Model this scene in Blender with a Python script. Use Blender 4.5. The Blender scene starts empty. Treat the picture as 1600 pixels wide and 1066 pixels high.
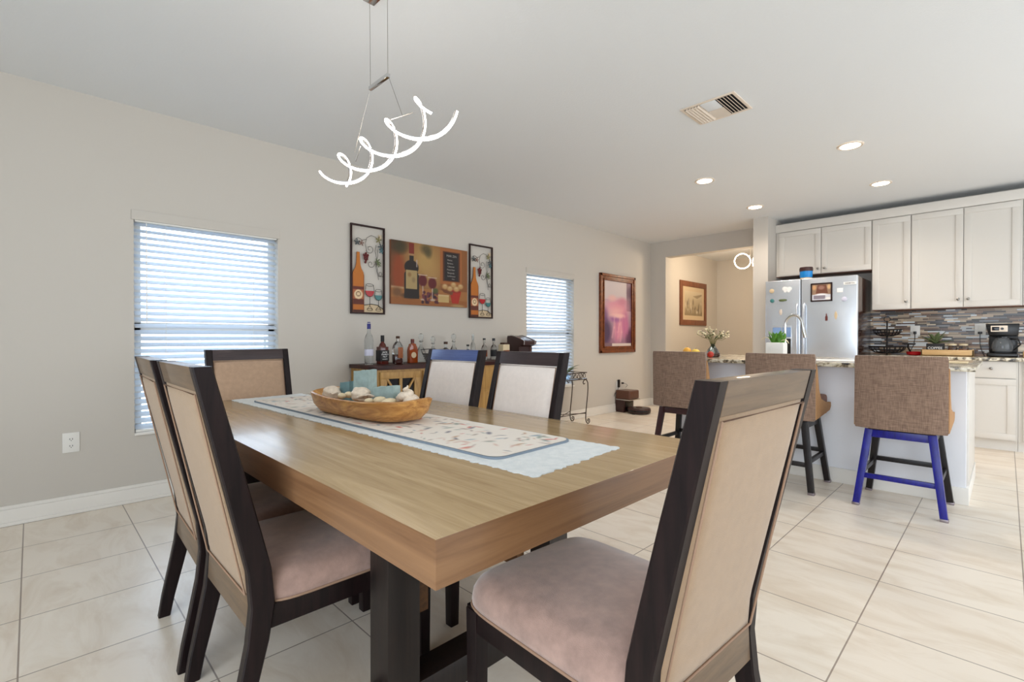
import bpy, bmesh, math, random
from mathutils import Vector, Matrix
PI = math.pi
C = bpy.context.scene.collection
scn = bpy.context.scene

# ---------------------------------------------------------------- camera
cd = bpy.data.cameras.new('camera'); cam = bpy.data.objects.new('camera', cd); C.objects.link(cam)
cd.sensor_width = 36; cd.lens = 762 / 1600 * 36; cd.clip_start = .02
cam.location = (0, 0, 1.14)
cam.rotation_euler = (math.radians(90 - .375), 0, math.radians(45.39))
scn.camera = cam
# ---------------------------------------------------------------- world, lights, exposure
w = bpy.data.worlds.new('world'); scn.world = w; w.use_nodes = True
bg = w.node_tree.nodes['Background']
bg.inputs[0].default_value = (.80, .90, 1.0, 1); bg.inputs[1].default_value = 1.5
scn.view_settings.view_transform = 'Standard'; scn.view_settings.look = 'None'
scn.view_settings.gamma = 1; scn.view_settings.exposure = 0.6; scn.view_settings.use_curve_mapping = False

def area(name, loc, rot, sx, sy, e, col):
    l = bpy.data.lights.new(name, 'AREA'); l.shape = 'RECTANGLE'; l.size = sx; l.size_y = sy
    l.energy = e; l.color = col
    o = bpy.data.objects.new(name, l); o.location = loc; o.rotation_euler = rot; C.objects.link(o); return o
# fill lamps added in unseen wall openings behind the camera; daylight lamps at the blinds
area('patio_fill_light', (.7, -2.55, 1.25), (PI / 2, 0, 0), 4.0, 2.1, 60, (.84, .92, 1))  # presumed patio door, out of view; lamp shifted to balance the room
area('side_fill_light', (2.95, 4.1, 1.45), (PI / 2, 0, PI / 2), 5.0, 1.9, 38, (.95, .97, 1))  # made-up window; lamp placed to brighten the kitchen and far wall
area('blind_daylight_near', (-4.52, .986, 1.25), (PI / 2, 0, -PI / 2), .9, 1.5, 8, (.72, .84, 1))
area('blind_daylight_far', (-4.52, 4.93, 1.25), (PI / 2, 0, -PI / 2), .9, 1.5, 5, (.80, .89, 1))

# ---------------------------------------------------------------- materials
def lin(c):
    return tuple(((x / 255) / 12.92 if x / 255 <= .04045 else ((x / 255 + .055) / 1.055) ** 2.4) for x in c)
def newmat(name):
    m = bpy.data.materials.new(name); m.use_nodes = True
    nt = m.node_tree; return m, nt, nt.nodes['Principled BSDF']
def N(nt, t, **k):
    n = nt.nodes.new(t)
    for a, v in k.items():
        if a in n.inputs: n.inputs[a].default_value = v
        else: setattr(n, a, v)
    return n
def mat(name, col, rough=.5, metal=0, var=0, scale=8, stretch=(1, 1, 1), bump=0, bscale=60, coat=0, trans=0, emit=0, ior=1.45, alpha=1, detail=4, sheen=0, spec=None):
    m, nt, b = newmat(name); c = lin(col)
    b.inputs['Base Color'].default_value = (*c, 1); b.inputs['Roughness'].default_value = rough
    b.inputs['Metallic'].default_value = metal; b.inputs['Coat Weight'].default_value = coat; b.inputs['Coat Roughness'].default_value = .15
    b.inputs['Transmission Weight'].default_value = trans; b.inputs['IOR'].default_value = ior
    b.inputs['Sheen Weight'].default_value = sheen
    if spec is not None: b.inputs['Specular IOR Level'].default_value = spec
    if emit: b.inputs['Emission Color'].default_value = (*c, 1); b.inputs['Emission Strength'].default_value = emit
    tc = N(nt, 'ShaderNodeTexCoord'); mp = N(nt, 'ShaderNodeMapping'); mp.inputs['Scale'].default_value = stretch
    nt.links.new(tc.outputs['Object'], mp.inputs[0])
    if var:
        n = N(nt, 'ShaderNodeTexNoise', Scale=scale, Detail=detail, Roughness=.6); nt.links.new(mp.outputs[0], n.inputs['Vector'])
        r = N(nt, 'ShaderNodeValToRGB'); r.color_ramp.elements[0].position = .3; r.color_ramp.elements[1].position = .72
        r.color_ramp.elements[0].color = (*[max(0, x * (1 - var)) for x in c], 1); r.color_ramp.elements[1].color = (*[min(1, x * (1 + var)) for x in c], 1)
        nt.links.new(n.outputs['Fac'], r.inputs[0]); nt.links.new(r.outputs[0], b.inputs['Base Color'])
    if bump:
        n = N(nt, 'ShaderNodeTexNoise', Scale=bscale, Detail=3.); nt.links.new(mp.outputs[0], n.inputs['Vector'])
        bp = N(nt, 'ShaderNodeBump', Strength=bump, Distance=.003); nt.links.new(n.outputs['Fac'], bp.inputs['Height']); nt.links.new(bp.outputs[0], b.inputs['Normal'])
    return m

def wood(name, c1, c2, rough=.4, scale=3.0, stretch=(.6, 9, 9), wob=2.2, coat=0, bump=.15, spec=.5):
    m, nt, b = newmat(name)
    tc = N(nt, 'ShaderNodeTexCoord'); mp = N(nt, 'ShaderNodeMapping'); mp.inputs['Scale'].default_value = stretch
    nt.links.new(tc.outputs['Object'], mp.inputs[0])
    n = N(nt, 'ShaderNodeTexNoise', Scale=scale, Detail=8., Roughness=.65, Distortion=wob); nt.links.new(mp.outputs[0], n.inputs['Vector'])
    r = N(nt, 'ShaderNodeValToRGB'); e = r.color_ramp.elements
    e[0].position = .32; e[1].position = .68; e[0].color = (*lin(c2), 1); e[1].color = (*lin(c1), 1)
    nt.links.new(n.outputs['Fac'], r.inputs[0]); nt.links.new(r.outputs[0], b.inputs['Base Color'])
    bp = N(nt, 'ShaderNodeBump', Strength=bump, Distance=.002); nt.links.new(n.outputs['Fac'], bp.inputs['Height']); nt.links.new(bp.outputs[0], b.inputs['Normal'])
    b.inputs['Roughness'].default_value = rough; b.inputs['Coat Weight'].default_value = coat; b.inputs['Specular IOR Level'].default_value = spec
    return m
def weave(name, c1, c2, sx=260, rough=.95, bump=.5):
    """woven cloth: threads crossing in the object's own directions"""
    m, nt, b = newmat(name); tc = N(nt, 'ShaderNodeTexCoord'); outs = []
    for st in ((1, 1, 14), (14, 14, 1)):
        mp = N(nt, 'ShaderNodeMapping'); mp.inputs['Scale'].default_value = st; nt.links.new(tc.outputs['Object'], mp.inputs[0])
        n = N(nt, 'ShaderNodeTexNoise', Scale=sx / 14, Detail=3.); nt.links.new(mp.outputs[0], n.inputs['Vector']); outs.append(n)
    mx = N(nt, 'ShaderNodeMath', operation='ADD'); nt.links.new(outs[0].outputs['Fac'], mx.inputs[0]); nt.links.new(outs[1].outputs['Fac'], mx.inputs[1])
    ml = N(nt, 'ShaderNodeMath', operation='MULTIPLY'); ml.inputs[1].default_value = .5; nt.links.new(mx.outputs[0], ml.inputs[0])
    r = N(nt, 'ShaderNodeValToRGB'); e = r.color_ramp.elements; e[0].position = .38; e[1].position = .62
    e[0].color = (*lin(c2), 1); e[1].color = (*lin(c1), 1); nt.links.new(ml.outputs[0], r.inputs[0]); nt.links.new(r.outputs[0], b.inputs['Base Color'])
    bp = N(nt, 'ShaderNodeBump', Strength=bump, Distance=.001); nt.links.new(ml.outputs[0], bp.inputs['Height']); nt.links.new(bp.outputs[0], b.inputs['Normal'])
    b.inputs['Roughness'].default_value = rough; b.inputs['Sheen Weight'].default_value = .25
    return m
def vcol(name, rough=.6, metal=0, coat=0, spec=.5):
    m, nt, b = newmat(name); a = N(nt, 'ShaderNodeVertexColor'); a.layer_name = 'Col'
    nt.links.new(a.outputs[0], b.inputs['Base Color']); b.inputs['Roughness'].default_value = rough
    b.inputs['Metallic'].default_value = metal; b.inputs['Coat Weight'].default_value = coat; b.inputs['Specular IOR Level'].default_value = spec
    return m

M = {}
M['wall'] = mat('wall_paint', (205, 199, 190), .85, bump=.08, bscale=220)
M['ceiling'] = mat('ceiling_paint', (232, 235, 237), .9, bump=.35, bscale=90)
M['island'] = mat('island_white_paint', (240, 241, 246), .6)
M['trim'] = mat('white_trim', (236, 232, 225), .4)
M['cab'] = mat('cabinet_white', (216, 211, 203), .38)
M['espresso'] = wood('espresso_wood', (34, 22, 22), (16, 9, 11), .42, 5, (9, 9, .7), 1.0, 0, .15, .22)
M['espresso_h_lit'] = wood('espresso_wood_cross_lit', (116, 93, 68), (84, 65, 47), .42, 5, (9, .7, 9), .6, .2)  # espresso lightened: ceiling-light reflection put into the rail colour
M['rail_dark'] = wood('dark_rail_wood', (66, 52, 52), (42, 32, 34), .4, 5, (9, .7, 9), .6, .1, .15, .35)
M['rail_blue_sheen'] = wood('dark_wood_painted_sheen', (84, 104, 160), (58, 74, 124), .3, 5, (9, .7, 9), .6, .3)  # dark rail coloured blue in place of a window reflection
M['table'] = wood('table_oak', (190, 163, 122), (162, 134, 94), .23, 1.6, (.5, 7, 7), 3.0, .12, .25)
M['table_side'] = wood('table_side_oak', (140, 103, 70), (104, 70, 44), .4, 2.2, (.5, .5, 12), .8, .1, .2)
M['table_leg'] = wood('table_leg_wood', (36, 25, 21), (16, 10, 9), .45, 5, (9, 9, .7), 1)
M['stretcher'] = wood('stretcher_wood', (120, 80, 40), (74, 46, 24), .45, 4, (.7, 9, 9), 1)
M['fabric'] = mat('taupe_velvet', (176, 146, 120), .9, var=.08, scale=45, bump=.3, bscale=500, sheen=.5)
M['seat'] = mat('mauve_brown_velvet', (166, 136, 124), .85, var=.2, scale=22, bump=.3, bscale=500, sheen=.7)
M['fabric_rear'] = mat('tan_velvet', (158, 128, 94), .9, var=.06, scale=40, bump=.3, bscale=500, sheen=.4)
M['fabric_light'] = mat('pale_grey_linen', (230, 219, 211), .9, var=.04, scale=40, bump=.3, bscale=500, sheen=.4)
M['piping'] = mat('piping', (158, 128, 106), .8)
M['stool'] = weave('stool_tweed', (152, 126, 108), (112, 89, 75))
M['stool_side'] = mat('stool_side_fabric', (176, 134, 92), .85, var=.08, scale=60)
M['stool_seat'] = mat('stool_seat_leather', (112, 66, 38), .5, var=.15, scale=20)
M['black_wood'] = mat('black_wood', (26, 21, 22), .35, var=.2, scale=20, stretch=(4, 4, 1))
M['maroon_wood'] = mat('dark_maroon_wood', (60, 32, 34), .35, var=.2, scale=20, stretch=(4, 4, 1))
M['blue_reflection'] = mat('black_wood_blue_reflection', (20, 20, 128), .3, var=.3, scale=14, stretch=(4, 4, 1))  # blue reflection put into the colour of the black near legs and rails
M['steel_glide'] = mat('metal_glide', (150, 140, 145), .35, metal=.9)
M['chrome'] = mat('chrome', (215, 215, 215), .12, metal=1)
M['nickel'] = mat('brushed_nickel', (150, 146, 140), .3, metal=1)
M['steel'] = mat('stainless_steel', (218, 224, 232), .25, metal=.8, bump=.03, bscale=20, stretch=(1, 1, 40))
M['fridge_side'] = mat('dark_glossy_side', (66, 44, 36), .16, metal=.4)
M['black'] = mat('black_plastic', (18, 15, 16), .25)
M['iron'] = mat('black_iron', (24, 20, 20), .5, metal=.3)
M['bronze'] = mat('bronze_iron', (66, 52, 42), .45, metal=.6)
M['white'] = mat('white_plastic', (238, 236, 230), .35)
M['offwhite'] = mat('cream_plastic', (214, 200, 186), .4)
M['pane'] = mat('window_glass', (245, 250, 255), .0, trans=1, ior=1.01)
M['glass'] = mat('clear_glass', (235, 240, 242), .02, trans=1, ior=1.35)
M['glass_tint'] = mat('smoky_blue_glass', (150, 172, 190), .02, trans=1, ior=1.3)
M['led'] = mat('led_white', (255, 246, 236), .5, emit=14)
M['led_hall'] = mat('led_hall', (255, 240, 222), .5, emit=8)
M['lamp_lens'] = mat('lamp_lens', (255, 236, 214), .5, emit=16)
M['lamp_trim'] = mat('lamp_trim', (230, 216, 200), .5)
M['dough'] = wood('olive_wood', (214, 160, 88), (150, 92, 38), .42, 2.6, (1.2, 3, 5), 4.0, .2)
M['candle'] = mat('seafoam_wax', (160, 182, 180), .45, var=.18, scale=25, bump=.5, bscale=40, detail=6)
M['candle_dark'] = mat('teal_wax', (120, 156, 162), .45, var=.12, scale=25, bump=.5, bscale=40)
M['shell'] = mat('white_shell', (226, 210, 190), .5, var=.14, scale=60, bump=.8, bscale=90)
M['stone'] = mat('cream_stone', (222, 204, 168), .45, var=.1, scale=20)
M['runner'] = weave('pale_blue_linen', (228, 231, 230), (208, 214, 215), 500)
M['edge_blue'] = mat('grey_blue_binding', (128, 140, 152), .8)
M['cane'] = wood('honey_wood', (190, 150, 84), (146, 106, 54), .5, 3, (6, 6, .6), 1.5)
M['cane_top'] = wood('dark_walnut_top', (70, 28, 20), (34, 13, 11), .4, 3, (6, .6, 6), 1.2, 0, .15, .25)
M['dark'] = mat('dark_interior', (16, 16, 24), .6)
M['brownpl'] = mat('brown_plastic', (96, 62, 48), .3)
M['darkbrown'] = mat('dark_brown_plastic', (60, 36, 34), .3)
M['frame_gilt'] = wood('burnished_wood_frame', (146, 78, 38), (84, 38, 18), .4, 6, (3, 3, 3), 1)
M['frame_dark'] = mat('dark_frame_metal', (44, 22, 20), .45, metal=.3)
M['frame_brown'] = wood('brown_frame', (138, 86, 56), (108, 62, 38), .45, 5, (3, 3, 1), 1)
M['green'] = mat('leaf_green', (84, 138, 44), .45, var=.3, scale=25)
M['green_dk'] = mat('dark_leaf', (92, 104, 66), .5, var=.3, scale=25)
M['stem'] = mat('stem_olive', (122, 116, 70), .7)
M['petal'] = mat('cream_petal', (226, 214, 180), .7)
M['orange'] = mat('orange_peel', (238, 178, 70), .5, var=.1, bump=.3, bscale=150)
M['lemon'] = mat('lemon_peel', (242, 206, 90), .5, var=.08, bump=.3, bscale=150)
M['apple'] = mat('red_apple', (180, 50, 36), .3, var=.3, scale=12)
M['amber'] = mat('amber_liquor', (142, 60, 16), .08, coat=.5)
M['amber_dk'] = mat('dark_liquor', (84, 24, 12), .08, coat=.5)
M['label_black'] = mat('black_label', (30, 28, 30), .6)
M['label_cream'] = mat('cream_label', (206, 184, 150), .7)
M['cork'] = mat('cork_brown', (70, 44, 30), .6)
M['red_cap'] = mat('dark_red_cap', (96, 34, 26), .5)
M['blue_cap'] = mat('deep_blue_cap', (34, 36, 120), .4)
M['paper'] = mat('paper_white', (240, 240, 238), .8)
M['pine'] = wood('pale_pine', (226, 188, 134), (206, 164, 108), .5, 3, (.8, 6, 6), 1)
M['red'] = mat('red_enamel', (176, 22, 30), .25)
M['bluebowl'] = mat('bright_blue_lacquer', (22, 130, 206), .3)
M['bronze_label'] = mat('bronze_label', (150, 84, 44), .5, var=.2, scale=80)
M['chalk'] = mat('chalk_writing', (170, 164, 158), .8)
M['fence'] = mat('fence_white', (225, 225, 220), .7)
M['grass'] = mat('lawn_green', (120, 135, 90), .95, var=.3)

# blinds: part of the daylight passes through the slats
m, nt, b = newmat('blind_slat'); b.inputs['Base Color'].default_value = (*lin((226, 232, 238)), 1); b.inputs['Roughness'].default_value = .5
tr = N(nt, 'ShaderNodeBsdfTranslucent'); tr.inputs[0].default_value = (*lin((226, 236, 248)), 1)
mix = N(nt, 'ShaderNodeMixShader'); mix.inputs[0].default_value = .3
nt.links.new(b.outputs[0], mix.inputs[1]); nt.links.new(tr.outputs[0], mix.inputs[2]); nt.links.new(mix.outputs[0], nt.nodes['Material Output'].inputs[0])
M['slat'] = m

# floor tile
m, nt, b = newmat('beige_floor_tile')
tc = N(nt, 'ShaderNodeTexCoord'); mp = N(nt, 'ShaderNodeMapping'); T = .4766
mp.inputs['Location'].default_value = (-.062 + T * 20, .037 + T * 20, 0); nt.links.new(tc.outputs['Object'], mp.inputs[0])
br = N(nt, 'ShaderNodeTexBrick'); br.offset = 0; br.squash = 1
for k, v in {'Scale': 1, 'Mortar Size': .0027, 'Mortar Smooth': .1, 'Brick Width': T, 'Row Height': T, 'Bias': 0}.items(): br.inputs[k].default_value = v
br.inputs['Color1'].default_value = (*lin((243, 233, 218)), 1); br.inputs['Color2'].default_value = (*lin((238, 226, 210)), 1); br.inputs['Mortar'].default_value = (*lin((158, 143, 130)), 1)
nt.links.new(mp.outputs[0], br.inputs[0])
mp2 = N(nt, 'ShaderNodeMapping'); mp2.inputs['Scale'].default_value = (1, 2.6, 1); mp2.inputs['Rotation'].default_value = (0, 0, .5); nt.links.new(tc.outputs['Object'], mp2.inputs[0])
n1 = N(nt, 'ShaderNodeTexNoise', Scale=2.4, Detail=7., Roughness=.62, Distortion=1.); nt.links.new(mp2.outputs[0], n1.inputs['Vector'])
r = N(nt, 'ShaderNodeValToRGB'); r.color_ramp.elements[0].position = .34; r.color_ramp.elements[1].position = .56
r.color_ramp.elements[0].color = (.84, .79, .73, 1); r.color_ramp.elements[1].color = (1, 1, 1, 1); nt.links.new(n1.outputs['Fac'], r.inputs[0])
mx = N(nt, 'ShaderNodeMix', data_type='RGBA', blend_type='MULTIPLY'); mx.inputs[0].default_value = .8
nt.links.new(br.outputs['Color'], mx.inputs[6]); nt.links.new(r.outputs[0], mx.inputs[7]); nt.links.new(mx.outputs[2], b.inputs['Base Color'])
bp = N(nt, 'ShaderNodeBump', Strength=.4, Distance=.002); bp.invert = True; nt.links.new(br.outputs['Fac'], bp.inputs['Height']); nt.links.new(bp.outputs[0], b.inputs['Normal'])
b.inputs['Roughness'].default_value = .33; M['floor'] = m
# granite
m, nt, b = newmat('speckled_granite'); tc = N(nt, 'ShaderNodeTexCoord')
v = N(nt, 'ShaderNodeTexVoronoi', Scale=75.); n1 = N(nt, 'ShaderNodeTexNoise', Scale=26., Detail=6.); n2 = N(nt, 'ShaderNodeTexNoise', Scale=7., Detail=4.)
for x in (v, n1, n2): nt.links.new(tc.outputs['Object'], x.inputs['Vector'])
r = N(nt, 'ShaderNodeValToRGB'); e = r.color_ramp.elements; e[0].position = .36; e[0].color = (*lin((40, 36, 36)), 1); e[1].position = .62; e[1].color = (*lin((232, 226, 208)), 1)
x = e.new(.47); x.color = (*lin((150, 138, 116)), 1); x = e.new(.53); x.color = (*lin((214, 204, 182)), 1)
nt.links.new(n1.outputs['Fac'], r.inputs[0])
r2 = N(nt, 'ShaderNodeValToRGB'); r2.color_ramp.elements[0].color = (.8, .76, .68, 1); r2.color_ramp.elements[0].position = .3; r2.color_ramp.elements[1].color = (1, 1, 1, 1); r2.color_ramp.elements[1].position = .6
nt.links.new(n2.outputs['Fac'], r2.inputs[0])
mx = N(nt, 'ShaderNodeMix', data_type='RGBA', blend_type='MULTIPLY'); mx.inputs[0].default_value = 1
nt.links.new(r.outputs[0], mx.inputs[6]); nt.links.new(r2.outputs[0], mx.inputs[7]); nt.links.new(mx.outputs[2], b.inputs['Base Color'])
b.inputs['Roughness'].default_value = .15; M['granite'] = m
M['print'] = vcol('printed_surface', .55); M['print_cloth'] = vcol('printed_cloth', .9, spec=.2); M['mosaic'] = vcol('glass_stone_mosaic', .28, coat=.15)

# ---------------------------------------------------------------- mesh helpers
class MB:
    def __init__(s): s.b = bmesh.new()
    def add(s, vs, fs, smooth=None):
        v = [s.b.verts.new(x) for x in vs]
        for f in fs:
            try: s.b.faces.new([v[i] for i in f])
            except ValueError: pass
        return s
    def box(s, x0, x1, y0, y1, z0, z1, bev=0, seg=2, M4=None):
        n = bmesh.new()
        vs = [n.verts.new((x, y, z)) for x in (x0, x1) for y in (y0, y1) for z in (z0, z1)]
        for f in ((0, 1, 3, 2), (4, 6, 7, 5), (0, 4, 5, 1), (2, 3, 7, 6), (0, 2, 6, 4), (1, 5, 7, 3)): n.faces.new([vs[i] for i in f])
        if bev: bmesh.ops.bevel(n, geom=n.edges[:], offset=bev, segments=seg, profile=.6, affect='EDGES')
        return s.merge(n, M4)
    def merge(s, n, M4=None):
        if M4 is not None: n.transform(M4)
        me = bpy.data.meshes.new('t'); n.to_mesh(me); n.free(); s.b.from_mesh(me); bpy.data.meshes.remove(me); return s
    def bar(s, p, q, wx, wy, up=(0, 0, 1), bev=0, w2=None):
        """square bar from p to q; wx along side axis, wy along the other; w2 scales the far end"""
        p, q = Vector(p), Vector(q); d = (q - p); L = d.length; d.normalize(); u = Vector(up)
        a = d.cross(u)
        if a.length < 1e-4: a = Vector((1, 0, 0))
        a.normalize(); c = a.cross(d); n = bmesh.new(); k = w2 or 1; vs = []
        for pt, g in ((p, 1), (q, k)):
            for i, j in ((-1, -1), (1, -1), (1, 1), (-1, 1)): vs.append(n.verts.new(pt + a * (i * wx / 2 * g) + c * (j * wy / 2 * g)))
        for f in ((3, 2, 1, 0), (4, 5, 6, 7), (0, 1, 5, 4), (1, 2, 6, 5), (2, 3, 7, 6), (3, 0, 4, 7)): n.faces.new([vs[i] for i in f])
        if bev: bmesh.ops.bevel(n, geom=n.edges[:], offset=bev, segments=2, profile=.6, affect='EDGES')
        return s.merge(n)
    def tube(s, pts, r, n=8, cap=True, rs=None, flat=None):
        pts = [Vector(p) for p in pts]; rings = []; prev = None
        for i, p in enumerate(pts):
            d = (pts[min(i + 1, len(pts) - 1)] - pts[max(i - 1, 0)]).normalized()
            if prev is None:
                a = d.cross(Vector((0, 0, 1)));
                if a.length < 1e-3: a = d.cross(Vector((1, 0, 0)))
            else: a = prev - d * prev.dot(d)
            a.normalize(); prev = a; c = d.cross(a); R = rs[i] if rs else r; fa = flat or 1
            rings.append([s.b.verts.new(p + a * (R * math.cos(2 * PI * k / n)) + c * (R * fa * math.sin(2 * PI * k / n))) for k in range(n)])
        for A, B in zip(rings, rings[1:]):
            for k in range(n): s.b.faces.new((A[k], A[(k + 1) % n], B[(k + 1) % n], B[k]))
        if cap: s.b.faces.new(rings[0][::-1]); s.b.faces.new(rings[-1])
        return s
    def lathe(s, prof, c=(0, 0, 0), n=24, axis='z', close=True):
        c = Vector(c); rings = []
        for r, z in prof:
            ring = []
            for k in range(n):
                a = 2 * PI * k / n; p = (r * math.cos(a), r * math.sin(a), z)
                if axis == 'y': p = (p[0], -p[2], p[1])
                if axis == 'x': p = (p[2], p[0], p[1])
                ring.append(s.b.verts.new(c + Vector(p)))
            rings.append(ring)
        for A, B in zip(rings, rings[1:]):
            for k in range(n): s.b.faces.new((A[k], A[(k + 1) % n], B[(k + 1) % n], B[k]))
        if close: s.b.faces.new(rings[0][::-1]); s.b.faces.new(rings[-1])
        return s
    def cyl(s, c, r, h, n=24, axis='z', r2=None): return s.lathe([(r, 0), (r if r2 is None else r2, h)], c, n, axis)
    def prism(s, poly, z0, z1, M4=None, bev=0):
        n = bmesh.new(); A = [n.verts.new((x, y, z0)) for x, y in poly]; B = [n.verts.new((x, y, z1)) for x, y in poly]; k = len(poly)
        n.faces.new(A[::-1]); n.faces.new(B)
        for i in range(k): n.faces.new((A[i], A[(i + 1) % k], B[(i + 1) % k], B[i]))
        if bev: bmesh.ops.bevel(n, geom=n.edges[:], offset=bev, segments=2, profile=.6, affect='EDGES')
        return s.merge(n, M4)
    def ell(s, c, rx, ry, rz, seg=16, ring=10, rot=None, lump=0, seed=0):
        n = bmesh.new(); bmesh.ops.create_uvsphere(n, u_segments=seg, v_segments=ring, radius=1)
        rd = random.Random(seed); ph = [rd.uniform(0, 6) for _ in range(4)]
        for v in n.verts:
            if lump: v.co *= 1 + lump * (math.sin(5 * v.co.x + ph[0]) * math.sin(4 * v.co.y + ph[1]) + .6 * math.sin(9 * v.co.z + ph[2] + 3 * v.co.x))
        Mx = Matrix.Translation(c) @ (rot.to_4x4() if rot else Matrix()) @ Matrix.Diagonal((rx, ry, rz, 1))
        return s.merge(n, Mx)
    def build(s, name, m, parent=None, ang=35, loc=None, ss=0):
        bmesh.ops.recalc_face_normals(s.b, faces=s.b.faces[:])
        me = bpy.data.meshes.new(name); s.b.to_mesh(me); s.b.free()
        for p in me.polygons: p.use_smooth = True
        me.set_sharp_from_angle(angle=math.radians(ang))
        me.materials.append(M[m] if isinstance(m, str) else m)
        o = bpy.data.objects.new(name, me); C.objects.link(o)
        if parent: o.parent = parent
        if loc: o.location = loc
        if ss: md = o.modifiers.new('soft', 'SUBSURF'); md.levels = ss; md.render_levels = ss
        return o
def tag(o, label, cat, group=None):
    o['label'] = label; o['category'] = cat
    if group: o['group'] = group
    return o
def thing(name, label, cat, loc=(0, 0, 0), rz=0, group=None):
    o = bpy.data.objects.new(name, None); C.objects.link(o); o.location = loc; o.rotation_euler = (0, 0, rz); o.empty_display_size = .1
    return tag(o, label, cat, group)
def struct(o): o['kind'] = 'structure'; return o
def copy_tree(o, parent=None):
    c = o.copy(); C.objects.link(c)
    if parent: c.parent = parent
    for ch in list(o.children): copy_tree(ch, c)
    return c
def text(s, size, name, m, parent, loc, rot, depth=.0006, align='CENTER'):
    cu = bpy.data.curves.new('t', 'FONT'); cu.body = s; cu.size = size; cu.extrude = depth; cu.align_x = align; cu.align_y = 'CENTER'
    o = bpy.data.objects.new('t', cu); C.objects.link(o); bpy.context.view_layer.update()
    me = bpy.data.meshes.new_from_object(o.evaluated_get(bpy.context.evaluated_depsgraph_get()))
    bpy.data.objects.remove(o); me.materials.clear(); me.materials.append(M[m])
    ob = bpy.data.objects.new(name, me); C.objects.link(ob); ob.location = loc; ob.rotation_euler = rot
    if parent: ob.parent = parent
    return ob

# a printed picture: a fine grid whose points carry the ink colours
class Paint:
    def __init__(s, w, h, n=90, base=(200, 200, 200)):
        s.w, s.h = w, h; s.nx = n if w >= h else max(8, int(n * w / h)); s.ny = n if h > w else max(8, int(n * h / w))
        s.c = [[list(base) for _ in range(s.nx + 1)] for _ in range(s.ny + 1)]
    def each(s, f, col, alpha=1):
        for j in range(s.ny + 1):
            for i in range(s.nx + 1):
                a = f(i / s.nx, j / s.ny)
                if a > 0:
                    a = min(1, a) * alpha; p = s.c[j][i]; q = col(i / s.nx, j / s.ny) if callable(col) else col
                    for k in range(3): p[k] = p[k] * (1 - a) + q[k] * a
    def ell(s, cx, cy, rx, ry, col, alpha=1, soft=.25):
        s.each(lambda u, v: (1 - math.hypot((u - cx) / rx, (v - cy) / ry)) / soft + .0, col, alpha)
    def rect(s, x0, y0, x1, y1, col, alpha=1): s.each(lambda u, v: 1 if x0 <= u <= x1 and y0 <= v <= y1 else 0, col, alpha)
    def poly(s, P, col, alpha=1):
        def f(u, v):
            ins = False; n = len(P)
            for i in range(n):
                x1, y1 = P[i]; x2, y2 = P[(i + 1) % n]
                if (y1 > v) != (y2 > v) and u < (x2 - x1) * (v - y1) / (y2 - y1) + x1: ins = not ins
            return 1 if ins else 0
        s.each(f, col, alpha)
    def line(s, P, wd, col, alpha=1):
        asp = s.h / s.w
        for (x1, y1), (x2, y2) in zip(P, P[1:]):
            def f(u, v):
                dx, dy = x2 - x1, (y2 - y1) * asp; L = dx * dx + dy * dy or 1e-9
                t = max(0, min(1, ((u - x1) * dx + (v - y1) * asp * dy) / L))
                return 1.4 - math.hypot(u - x1 - t * dx, (v - y1) * asp - t * dy) / wd
            s.each(f, col, alpha)
    def grad(s, top, bot): s.each(lambda u, v: 1, lambda u, v: [top[k] * v + bot[k] * (1 - v) for k in range(3)])
    def build(s, name, origin, right, up, parent, m='print'):
        o3, r3, u3 = Vector(origin), Vector(right), Vector(up); bm = bmesh.new(); g = []
        for j in range(s.ny + 1): g.append([bm.verts.new(o3 + r3 * (s.w * i / s.nx) + u3 * (s.h * j / s.ny)) for i in range(s.nx + 1)])
        for j in range(s.ny):
            for i in range(s.nx): bm.faces.new((g[j][i], g[j][i + 1], g[j + 1][i + 1], g[j + 1][i]))
        me = bpy.data.meshes.new(name); bm.to_mesh(me); bm.free()
        ca = me.color_attributes.new('Col', 'FLOAT_COLOR', 'POINT'); k = 0
        for j in range(s.ny + 1):
            for i in range(s.nx + 1): ca.data[k].color = (*lin(s.c[j][i]), 1); k += 1
        me.materials.append(M[m]); o = bpy.data.objects.new(name, me); C.objects.link(o)
        if parent: o.parent = parent
        return o

# ================================================================ SETTING
XW = -4.248; H = 2.74; YF = 7.53; XR = 3.0; YB = -2.6; YH = 10.2
struct(MB().box(XW - .15, XR + .15, YB - .15, YH + .1, -.1, 0).build('floor', 'floor'))
struct(MB().box(XW - .15, XR + .15, YB - .15, YH + .1, H, H + .1).build('ceiling', 'ceiling'))
WZ0, WZ1 = .463, 1.995; W1 = (.51, 1.462); W2 = (4.451, 5.403)
def wall_with_holes(name, axis, c0, c1, a0, a1, holes, z1=H):
    """wall slab between c0 and c1 across, running a0..a1, holes (a, b, z0, z1)"""
    mb = MB(); cur = a0
    def bx(a, b, z0, zz):
        if b - a < 1e-4 or zz - z0 < 1e-4: return
        mb.box(c0, c1, a, b, z0, zz) if axis == 'x' else mb.box(a, b, c0, c1, z0, zz)
    for a, b_, z0, zz in holes: bx(cur, a, 0, z1); bx(a, b_, 0, z0); bx(a, b_, zz, z1); cur = b_
    bx(cur, a1, 0, z1)
    bmesh.ops.remove_doubles(mb.b, verts=mb.b.verts[:], dist=1e-4)
    return struct(mb.build(name, 'wall'))
wall_with_holes('wall_left', 'x', XW - .15, XW, YB - .15, YH, [(*W1, WZ0, WZ1), (*W2, WZ0, WZ1)])
wall_with_holes('wall_far', 'y', 7.50, 7.67, XW, -2.39, [(-3.975, -2.39, 0, 2.48)])
struct(MB().box(-2.39, -2.205, 6.9, YH, 0, H).build('wall_stub', 'wall'))
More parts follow.
